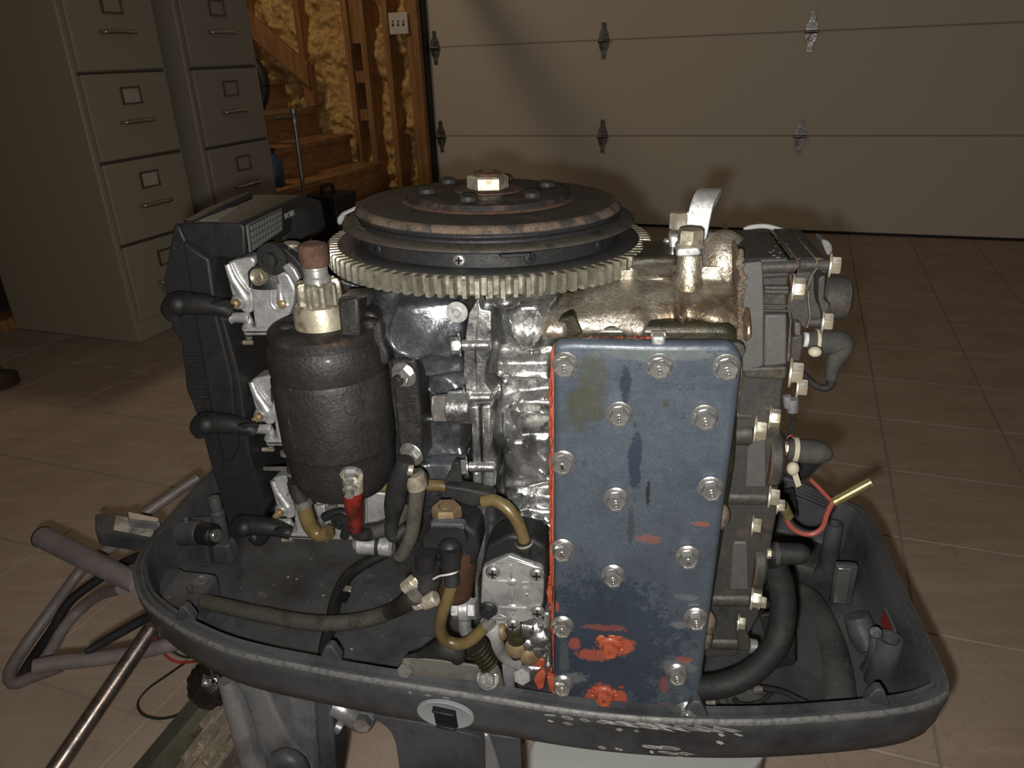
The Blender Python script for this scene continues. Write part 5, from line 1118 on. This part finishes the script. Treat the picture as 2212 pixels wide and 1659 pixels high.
for x, y in ((958, 630), (1298, 645), (1305, 938), (1112, 1038)):
    p = at(*cD(x, y), -.007); screw(FP, p, -EV, 1.35, 'bolt_steel')
    cr = MB()
    for a_, c_ in ((EU, EW), (EW, EU)): cr.box(p - EV * .0036, (a_ * .0030, c_ * .0006, EV * .0005))
    cr.build('screw_cross', 'slot_dark', FP)
bolt(FP, at(*cD(920, 920), -.007), -EV, .85, 'black_paint', 'bolt', 'flangeflat')
# hose from the filter to the pump
hp = [(at(*cD(632, 640), -.020)), at(*cD(635, 720), -.022), at(*cD(600, 850), -.022), at(*cD(560, 960), -.020), at(*cD(545, 1080), -.016), at(*cD(590, 1165), -.014), at(*cD(700, 1195), -.014), at(*cD(800, 1150), -.014), at(*cD(920, 1030), -.010)]
MB().tube(hp, .0047, 16).build('fuel_hose', 'amber_hose', MOT)
MB().tube([at(*cD(632, 640), -.020), at(*cD(636, 735), -.022)], .0056, 16).build('hose_sleeve', 'rubber', MOT)
MB().tube([at(*cD(490, 688), -.026), at(*cD(540, 664), -.028), at(*cD(600, 655), -.030), at(*cD(660, 640), -.028), at(*cD(684, 628), -.02)], .0008, 6).build('clip_wire', 'off_white', MOT)
MB().lathe(hp[-1], hp[-1] - hp[-2], [(.0056, -.003), (.0056, .003)], 18).build('hose_clamp', 'bolt_steel', MOT)
# fuel filter / solenoid can with black cap and elbows
fa = at(*cD(655, 830), .004); fb = at(*cD(690, 420), .004); s = S_at(980, 1230, .0) / 3.607
MB().lathe(fa, fb - fa, [(100 * s, 0), (130 * s, .003), (150 * s, .010), (152 * s, .03), (150 * s, (fb - fa).length)], 36).build('filter_can', 'brown_can', MOT)
FC_ = plate('filter_cap', pl(cD, [(380, 470), (400, 370), (440, 250), (480, 225), (720, 250), (830, 330), (850, 460), (820, 580), (700, 600), (500, 600), (390, 560)], -.006), .03, 'black_plastic', MOT, .004, .004, seg=3)
plate('cap_step', pl(cD, [(400, 370), (480, 270), (700, 270), (760, 400), (720, 450), (400, 460)], -.012), .008, 'black_plastic', FC_, .003, .003)
plate('cap_bracket', pl(cD, [(470, 255), (720, 262), (738, 300), (715, 310), (690, 282), (490, 280), (472, 300)], -.016), .008, 'tray_paint', FC_, .0008)
MB().cyl(at(*cD(595, 250), .0), at(*cD(595, 120), .0), .0068, 18).build('cap_stud', 'rust', FC_)
MB().lathe(at(*cD(600, 225), .0), EW, [(.0105, 0), (.011, .002), (.011, .010), (.010, .012), (0, .012)], 6).build('cap_nut', 'rusty_brass', FC_)
MB().cyl(at(*cD(590, 175), .0), at(*cD(590, 115), .0), .0048, 14).build('cap_stud', 'rusty_brass', FC_)
for pts, rr_ in (([(430, 480), (430, 560), (428, 620)], [.0085, .0078, .0072]), ([(620, 440), (625, 520), (625, 600), (630, 640)], [.0085, .0078, .0072, .0062])):
    MB().tube([at(*cD(*q), -.018) for q in pts], rr_, 16).build('filter_elbow', 'black_plastic', FC_)
MB().ball(at(*cD(620, 450), -.014), .0088).build('filter_elbow', 'black_plastic', FC_)
plate('elbow_bridge', pl(cD, [(480, 570), (600, 560), (690, 610), (660, 640), (500, 610)], -.016), .008, 'black_plastic', FC_, .002)
MB().tube([at(*cD(425, 590), -.018), at(*cD(440, 680), -.018), at(*cD(410, 760), -.02), at(*cD(380, 820), -.02)], [.0105, .0112, .011, .0095], 16).build('hose_boot', 'rubber', MOT)
plate('worm_clamp', pl(cD, [(320, 690), (350, 680), (480, 830), (440, 880), (400, 870), (330, 770)], -.028), .006, 'bolt_yellow', MOT, .0015)
MB().cyl(at(*cD(270, 760), -.026), at(*cD(345, 700), -.026), .0055, 8).build('clamp_screw', 'bolt_yellow', MOT)
MB().cyl(at(*cD(410, 870), -.028), at(*cD(515, 830), -.028), .0062, 16, .2).build('clamp_barrel', 'bolt_yellow', MOT)
MB().cyl(at(*cD(350, 885), -.027), at(*cD(405, 868), -.028), .0050, 10).build('clamp_screw', 'bolt_yellow', MOT)
MB().cyl(at(*cD(640, 915), .012), at(*cD(830, 920), .012), .0085, 6).build('pipe_union', 'strap_steel', MOT)
MB().cyl(at(*cD(700, 915), .012), at(*cD(780, 918), .012), .0105, 20).build('pipe_union_body', 'strap_steel', MOT)
MB().tube([at(*cD(735, 930), .014), at(*cD(735, 1000), .014), at(*cD(738, 1080), .016), at(*cD(760, 1110), .018)], .0055, 12).build('union_pipe', 'strap_steel', MOT)
# big grey fuel hose sweeping along the near side of the tray
gh = [oz(430, 1296, .480), oz(470, 1306, .482), oz(560, 1326, .484), oz(680, 1346, .486), oz(780, 1340, .489), oz(850, 1318, .495), at(893, 1290, -.018), at(908, 1268, -.020)]
MB().tube(gh, .0080, 18, 6).build('grey_fuel_hose', 'grey_hose', MOT)
bh = [oz(835, 1195, .478), oz(790, 1216, .475), oz(752, 1244, .473), oz(728, 1290, .471), oz(716, 1340, .470), oz(704, 1390, .468), oz(698, 1420, .466)]
BH = MB().tube(bh, [.0062, .0066, .0068, .0070, .0070, .0066, .0062], 14, flat=.8).build('black_cable_hose', 'rubber', MOT)
MB().box(oz(752, 1274, .484), (EU * .0045, EV * .0045, EW * .0025)).build('hose_clip', 'bolt_steel', BH, bevel=.001)
MB().box(oz(742, 1290, .483), (EU * .0050, EV * .0065, EW * .002)).build('hose_clip_base', 'slot_dark', BH)
# bracket plate inside the near rim with two bolts
BK = MB().prism([at(*cD(*q), .006) for q in ((250, 1310), (360, 1300), (520, 1320), (660, 1335), (830, 1362), (870, 1370), (930, 1345), (990, 1365), (1015, 1420), (1045, 1560), (880, 1540), (540, 1470), (220, 1420))], EV * .004 - EW * .002).build('latch_bracket', 'bracket_plate', MOT, bevel=.001)
plate('bracket_leg', pl(cD, [(1020, 1360), (1110, 1350), (1120, 1380), (1125, 1580), (1040, 1560)], .003), .006, 'silver_bracket', BK, .002)
bolt(BK, at(*cD(280, 1388), .0055), -EV + EW * .5, 1.05, 'bolt_steel', 'bolt', 'plain'); bolt(BK, at(*cD(918, 1458), .0055), -EV + EW * .6, 1.1, 'bolt_steel', 'bolt', 'washer')
bolt(MOT, at(*cD(1190, 1425), .01), -EV + EW * .4, 1.2, 'pump_alloy', 'bolt', 'plain')
MB().tube([at(*cD(275, 1290), .006), at(*cD(380, 1278), .006), at(*cD(480, 1245), .004), at(*cD(580, 1225), .002), at(*cD(660, 1260), .002), at(*cD(690, 1310), .004)], [.001, .003, .0062, .0092, .0085, .006], 16).build('lever_knob', 'rubber', MOT)
MB().tube([at(*cD(*q), v_) for q, v_ in (((930, 1050), -.006), ((985, 1110), -.006), ((990, 1180), -.004), ((1020, 1260), 0), ((1080, 1320), .004), ((1160, 1345), .008))], [.007, .0078, .006, .005, .005, .005], 12, flat=.7).build('shift_lever', 'pump_alloy', MOT)
for k in range(6):
    MB().lathe(at(*cD(840 + k * 18, 1215 + k * 26), .0), (EU * .6 - EW * .8).normalized(), [(.0085, -.001), (.0095, 0), (.0085, .0012)], 16).build('spring_coil', 'dark_oily', MOT)
plate('lower_bracket', pl(cD, [(700, 1280), (840, 1200), (1000, 1250), (1180, 1330), (1200, 1420), (1120, 1420), (1000, 1350), (860, 1350)], .016), .01, 'dark_oily', MOT, .003)
MB().cyl(at(*cD(1000, 1088), -.004), at(*cD(1070, 1090), -.004), .0075, 18, .3).build('brass_plug', 'rusty_brass', MOT)
r7 = random.Random(21)
for x, y, m in ((1120, 1070, 'dark_oily'), (1135, 1120, 'dark_oily'), (1230, 1070, 'cast_alloy'), (1270, 1080, 'cast_alloy'), (1140, 1210, 'rusty_brass'), (1150, 1240, 'dark_oily'), (1230, 1180, 'cast_alloy'), (1240, 1270, 'rusty_brass'), (1315, 1220, 'cast_alloy'), (1320, 1140, 'cast_alloy')):
    MB().lathe(at(*cD(x, y), r7.uniform(-.004, .004)), V((r7.uniform(-.4, .4), -1, r7.uniform(-.1, .5))).normalized(), [(.0085, -.006), (.0085, .004), (.006, .006), (.003, .007), (0, .007)], 6 if r7.random() < .5 else 16).build('linkage_fastener', m, MOT)
for q1, q2, r in (((1200, 1060), (1350, 1030), .0075), ((1180, 1160), (1190, 1300), .004), ((1290, 1150), (1300, 1290), .004), ((1360, 1180), (1370, 1350), .005)):
    MB().cyl(at(*cD(*q1), .004), at(*cD(*q2), .004), r, 14, .3).build('linkage_rod', 'cast_alloy', MOT)
for pts in ([(1200, 1290), (1270, 1280), (1275, 1330), (1210, 1340)], [(1270, 1320), (1310, 1300), (1365, 1320), (1355, 1380), (1280, 1385)], [(1290, 1440), (1340, 1400), (1370, 1430), (1350, 1540), (1310, 1560), (1270, 1480)], [(1370, 1440), (1440, 1470), (1470, 1580), (1420, 1590), (1390, 1540)], [(1370, 770), (1418, 775), (1416, 900), (1400, 870), (1375, 810)]):
    plate('sealant_blob', pl(cD, pts, -.002), .006, 'sealant', MOT, .002, .003, seg=3)
plate('block_foot', pl(cD, [(1120, 1380), (1420, 1380), (1440, 1600), (1140, 1560)], .016), .02, 'cast_alloy', MOT, .003)
plate('block_post', pl(cD, [(1350, 950), (1400, 960), (1395, 1450), (1360, 1440)], .004), .02, 'cast_alloy', MOT, .003)
# ================================================================== below the tray
LEG = MB()
def ring(u0, u1, v0, v1, z): return [en(u0, v0, z), en(u1, v0, z), en(u1, v1, z), en(u0, v1, z)]
LG = MB().prism(rnd([en(-.225, .10, .452), en(-.21, .05, .452), en(-.12, .045, .452), en(-.135, .055, .452), en(-.128, .14, .452), en(-.135, .22, .452), (en(-.15, .25, .452)), en(-.21, .24, .452)], .012), -EW * .448, .95).build('drive_shaft_housing', 'tray_paint', MOT, bevel=.004)
# the two arms of the swivel bracket and its side
plate('steering_yoke', pl(cK, [(850, 310), (935, 335), (960, 680), (930, 900), (880, 900)], .050), .04, 'tray_paint', MOT, .003)
plate('leg_shield', pl(cK, [(1130, 400), (1240, 470), (1275, 540), (1295, 680), (1300, 900), (1740, 900), (1740, 520), (1400, 440)], .035), .03, 'tray_paint', MOT, .004, .01, seg=3)
CB = plate('clamp_bracket', pl(cK, [(380, 210), (420, 180), (560, 200), (700, 500), (830, 680), (900, 900), (560, 900), (480, 620), (400, 300)], .06), .03, 'silver_bracket', MOT, .006, .008, seg=4)
plate('bracket_face', pl(cK, [(520, 205), (850, 315), (860, 560), (840, 680), (700, 480)], .085), .02, 'silver_bracket', MOT, .003)
MB().tube([at(*cK(*q), .052) for q in ((385, 215), (430, 330), (470, 460), (500, 590), (540, 680), (560, 800))], [.008, .011, .012, .012, .013, .014], 14).build('bracket_bead', 'silver_bracket', CB)
MB().tube([at(*cK(*q), .075) for q in ((520, 210), (640, 400), (740, 540), (815, 660))], .0022, 8).build('bracket_edge', 'strap_steel', CB)
MB().tube([at(*cK(*q), .045) for q in ((650, 640), (700, 625), (750, 650), (780, 700))], .010, 12).build('clamp_screw_boss', 'tray_paint', CB)
MB().tube([at(*cK(*q), .06) for q in ((945, 350), (1000, 370), (1060, 420), (1110, 440), (1130, 400))], [.010, .011, .010, .010, .008], 12).build('tilt_link', 'silver_bracket', MOT)
MB().lathe(at(*cK(1105, 430), .05), -EV, [(.009, 0), (.009, .006), (0, .008)], 6).build('bolt', 'bolt_steel', MOT)
MB().cyl(at(*cK(955, 450), .06), at(*cK(990, 470), .06), .007, 12).build('tilt_pin', 'silver_bracket', MOT)
b = MB().ball(at(457, 1476, .08), .0235, .024, .025, nu=36, nv=24)
g = np.random.default_rng(4); cc = at(457, 1476, .08)
b.v = [tuple(cc + (V(q) - cc) * (1 + .07 * math.sin(q[0] * 700 + q[1] * 400) * math.sin(q[2] * 600) + .05 * math.sin(q[0] * 230 + 1) * math.sin(q[2] * 210))) for q in b.v]
b.build('greasy_tube_end', 'grease', MOT)
MB().cyl(at(472, 1474, .09), at(520, 1470, .09), .019, 20).build('tilt_tube', 'silver_bracket', MOT)
plate('tray_under_lip', px([(372, 1350), (384, 1356), (402, 1400), (440, 1436), (530, 1462), (470, 1452), (410, 1424), (385, 1395)], .10), .02, 'black_plastic', MOT, .003)
mat('bare_alloy', (.95, .90, .80), .5, .3, layers=[((.30, .25, .18), 40, .5, .64, .9)])
plate('leg_fairing', pl(cK, [(1735, 500), (1765, 510), (1800, 600), (1840, 720), (1850, 900), (1740, 900)], .040), .012, 'silver_bracket', MOT, .002)
plate('rear_strut', pl(cK, [(1765, 505), (1925, 520), (1940, 700), (1945, 900), (1850, 900), (1830, 690)], .030), .010, 'tray_paint', MOT, .002)
# front carrying handle of the tray
HZ = [oz(x, y, .505) for x, y in ((205, 1110), (258, 1108), (345, 1128), (340, 1168), (205, 1148))]
FH = MB().prism(rnd(HZ, .006), -EW * .02).build('front_handle', 'tray_paint', MOT, bevel=.003, seg=3)
MB().prism([oz(x, y, .5055) for x, y in ((252, 1113), (336, 1131), (329, 1160), (245, 1144))], -EW * .002).build('handle_inset', 'bare_alloy', FH)
MB().prism([oz(x, y, .516) for x, y in ((272, 1106), (284, 1104), (346, 1118), (344, 1130), (276, 1122))], -EW * .012).build('handle_rib', 'silver_bracket', FH, bevel=.002)

# ---- loose things round the motor
ALB, ALBM, RGH, SPC = 1.0, 1.0, 0.0, 1.0
mat('pipe_steel', (.10, .080, .068), .36, .8, layers=[((.045, .034, .028), 50, .48, .66, .8)], bump=(160, .2))
mat('old_timber', (.10, .078, .05), .8, layers=[((.045, .034, .025), 38, .45, .6, .9), ((.22, .18, .11), 90, .58, .7, .7)], grain=.3, bump=((160, .9), (40, .8)))
mat('mossy_timber', (.055, .052, .034), .85, layers=[((.03, .035, .018), 30, .45, .62, .8), ((.10, .09, .06), 80, .6, .7, .6)], grain=.25, bump=((200), .6))
mat('grey_tub', (.20, .205, .19), .5, grain=.05)
mat('cable_sheath', (.075, .062, .058), .55, layers=[((.12, .10, .095), 12, .5, .66, .7)], grain=.1)
mat('boot_grey', (.085, .070, .066), .7, layers=[((.12, .10, .095), 14, .5, .66, .7)], grain=.15)
def thing_tube(name, label, cat, pts, r, m, n=14, group=None, sub=6, flat=1.):
    o = MB().tube(pts, r, n, sub, flat=flat).build(name, m); tag(o, label, cat, group); return o
# steel pipe: from the tray's front corner down to the floor
pa = oz(327, 1358, .436); pe = oz(118, 1665, .37)
dpi = (pe - pa)
P_ = thing_tube('steel_pipe', 'bare steel pipe leaning out from under the front of the grey tray', 'pipe', [pa, pa + dpi * .2, pa + dpi * .5, pe, pa + dpi * 1.6], .0088, 'pipe_steel', 20)
MB().lathe(pa + dpi * 1.6, dpi, [(.0095, -.004), (.0095, .002), (.006, .002), (.006, -.004), (0, -.004)], 20).build('pipe_end', 'pipe_steel', P_)
# flexible grey boot sticking out of the tray's front
b0 = oz(92, 1160, .46); b1 = oz(300, 1262, .472)
BT_ = thing_tube('cable_boot', 'thick grey rubber boot tube poking out of the front of the tray', 'hose', [b0, b0 * .7 + b1 * .3, b0 * .4 + b1 * .6, b1], [.0135, .0135, .0128, .0115], 'boot_grey', 20)
dd = (b0 - b1).normalized(); MB().lathe(b0, dd, [(.0135, -.002), (.014, .0), (.011, .0005), (.0105, -.008), (0, -.008)], 24).build('boot_mouth', 'slot_dark', BT_)
fz_ = .008
thing_tube('control_cable', 'grey control cable looping widest across the tiles left of the motor', 'cable', [oz(270, 1165, .40), oz(205, 1205, .38), oz(165, 1245, .36), oz(110, 1320, .34), oz(55, 1395, .32), oz(22, 1450, .31), oz(30, 1476, .305), oz(75, 1460, .31), oz(130, 1440, .32)], .0075, 'cable_sheath', group=None)
thing_tube('control_cable', 'dark control cable curving between the grey boot tube and the pipe', 'cable', [oz(330, 1190, .42), oz(270, 1215, .40), oz(215, 1250, .38), oz(150, 1300, .36), oz(112, 1362, .33), oz(68, 1425, .29), oz(50, 1455, .275)], .0062, 'rubber')
thing_tube('control_cable', 'brown control cable arching just below the grey boot tube', 'cable', [oz(262, 1272, .43), oz(215, 1285, .40), oz(170, 1320, .37), oz(135, 1360, .365), oz(112, 1400, .36), oz(98, 1422, .358)], .0068, 'cable_sheath')
thing_tube('control_cable', 'thick grey control cable running level behind the steel pipe', 'cable', [oz(75, 1440, .395), oz(120, 1432, .395), oz(200, 1424, .395), oz(290, 1410, .40), oz(360, 1394, .41), oz(400, 1384, .415)], .0085, 'cable_sheath')
thing_tube('control_cable', 'thin dark cable slanting up to the tray corner behind the steel pipe', 'cable', [oz(185, 1408, .42), oz(205, 1398, .42), oz(260, 1366, .43), oz(310, 1338, .44), oz(335, 1325, .45)], [.003, .005, .0055, .0055, .0055], 'rubber')
thing_tube('cable_stub', 'grey hose passing behind the tray above the front handle', 'hose', [oz(310, 1112, .44), oz(350, 1084, .45), oz(390, 1056, .46), oz(430, 1030, .47)], .0075, 'cable_sheath')
thing_tube('thin_wire', 'thin dark green wire looped over the tiles below the tray', 'wire', [oz(400, 1432, .20), oz(360, 1460, .16), oz(318, 1490, .13), oz(297, 1520, .12), oz(310, 1545, .115), oz(350, 1553, .11), oz(395, 1540, .12), oz(435, 1512, .14), oz(452, 1500, .15)], .0014, 'wire_green', 8)
thing_tube('thin_wire', 'thin red wire hanging under the front corner of the tray', 'wire', [oz(332, 1368, .42), oz(345, 1395, .40), oz(360, 1418, .38), oz(385, 1430, .37), oz(412, 1430, .37), oz(440, 1425, .38)], .0014, 'wire_red', 8)
thing_tube('thin_wire', 'thin teal wire under the front corner of the tray beside the red one', 'wire', [oz(336, 1372, .41), oz(348, 1388, .39), oz(375, 1408, .38), oz(402, 1420, .38), oz(430, 1420, .39)], .0012, 'wire_green', 8)
# timbers that carry the motor
def beam(name, label, p0, p1, w_, h_, m, roll=0.):
    p0, p1 = V(p0), V(p1); d = (p1 - p0).normalized(); sx = d.cross(EW).normalized(); sy = sx.cross(d)
    sx2 = sx * math.cos(roll) + sy * math.sin(roll); sy2 = -sx * math.sin(roll) + sy * math.cos(roll)
    b = MB().prism([p0 + sx2 * a * w_ + sy2 * c_ * h_ for a, c_ in ((-1, -1), (1, -1), (1, 1), (-1, 1))], p1 - p0)
    o = b.build(name, m, bevel=.004); tag(o, label, 'timber'); return o
beam('timber_beam', 'long mossy timber slanting down behind the weathered block', oz(490, 1480, .28), oz(270, 1740, .12), .022, .018, 'mossy_timber')
T = beam('timber_block', 'weathered split timber block under the clamp bracket', oz(575, 1520, .30), oz(420, 1730, .27), .022, .045, 'old_timber', .15)
r9 = random.Random(3)
for k in range(9):
    a = oz(575, 1520, .30); c_ = oz(420, 1730, .27); t = r9.uniform(.0, .7); p = a + (c_ - a) * t; d = (c_ - a).normalized(); sx = d.cross(EW).normalized()
    o_ = r9.uniform(-.018, .018)
    MB().prism([p + sx * (o_ - .004) + EW * .044, p + sx * (o_ + .005) + EW * .046, p + sx * (o_ + .003) + EW * .052, p + sx * (o_ - .003) + EW * .049], d * r9.uniform(.03, .09)).build('splinter', 'old_timber', T)
beam('timber_offcut', 'small dark timber offcut beside the weathered block', oz(470, 1530, .24), oz(430, 1600, .22), .020, .016, 'dark_wood')
# pale grey tub under the tray
tc_ = oz(1380, 1700, .30)
tub = [en(-.090, .06, .41), en(.085, .06, .41), en(.10, .10, .41), en(.10, .30, .41), en(-.02, .30, .41)]
TB = MB().prism(rnd([oz(x, y, .40) for x, y in ((1150, 1585), (1660, 1575), (1650, 1625), (1560, 1720), (1170, 1760), (1146, 1660))], .02), -EW * .385, .9).build('plastic_tub', 'grey_tub', bevel=.006)
tag(TB, 'pale grey plastic tub standing under the near side of the tray', 'tub')
MB().prism(rnd([oz(x, y, .402) for x, y in ((1146, 1580), (1664, 1570), (1654, 1628), (1562, 1730), (1166, 1770), (1142, 1662))], .02), -EW * .014).build('tub_rim', 'grey_tub', TB, bevel=.004)
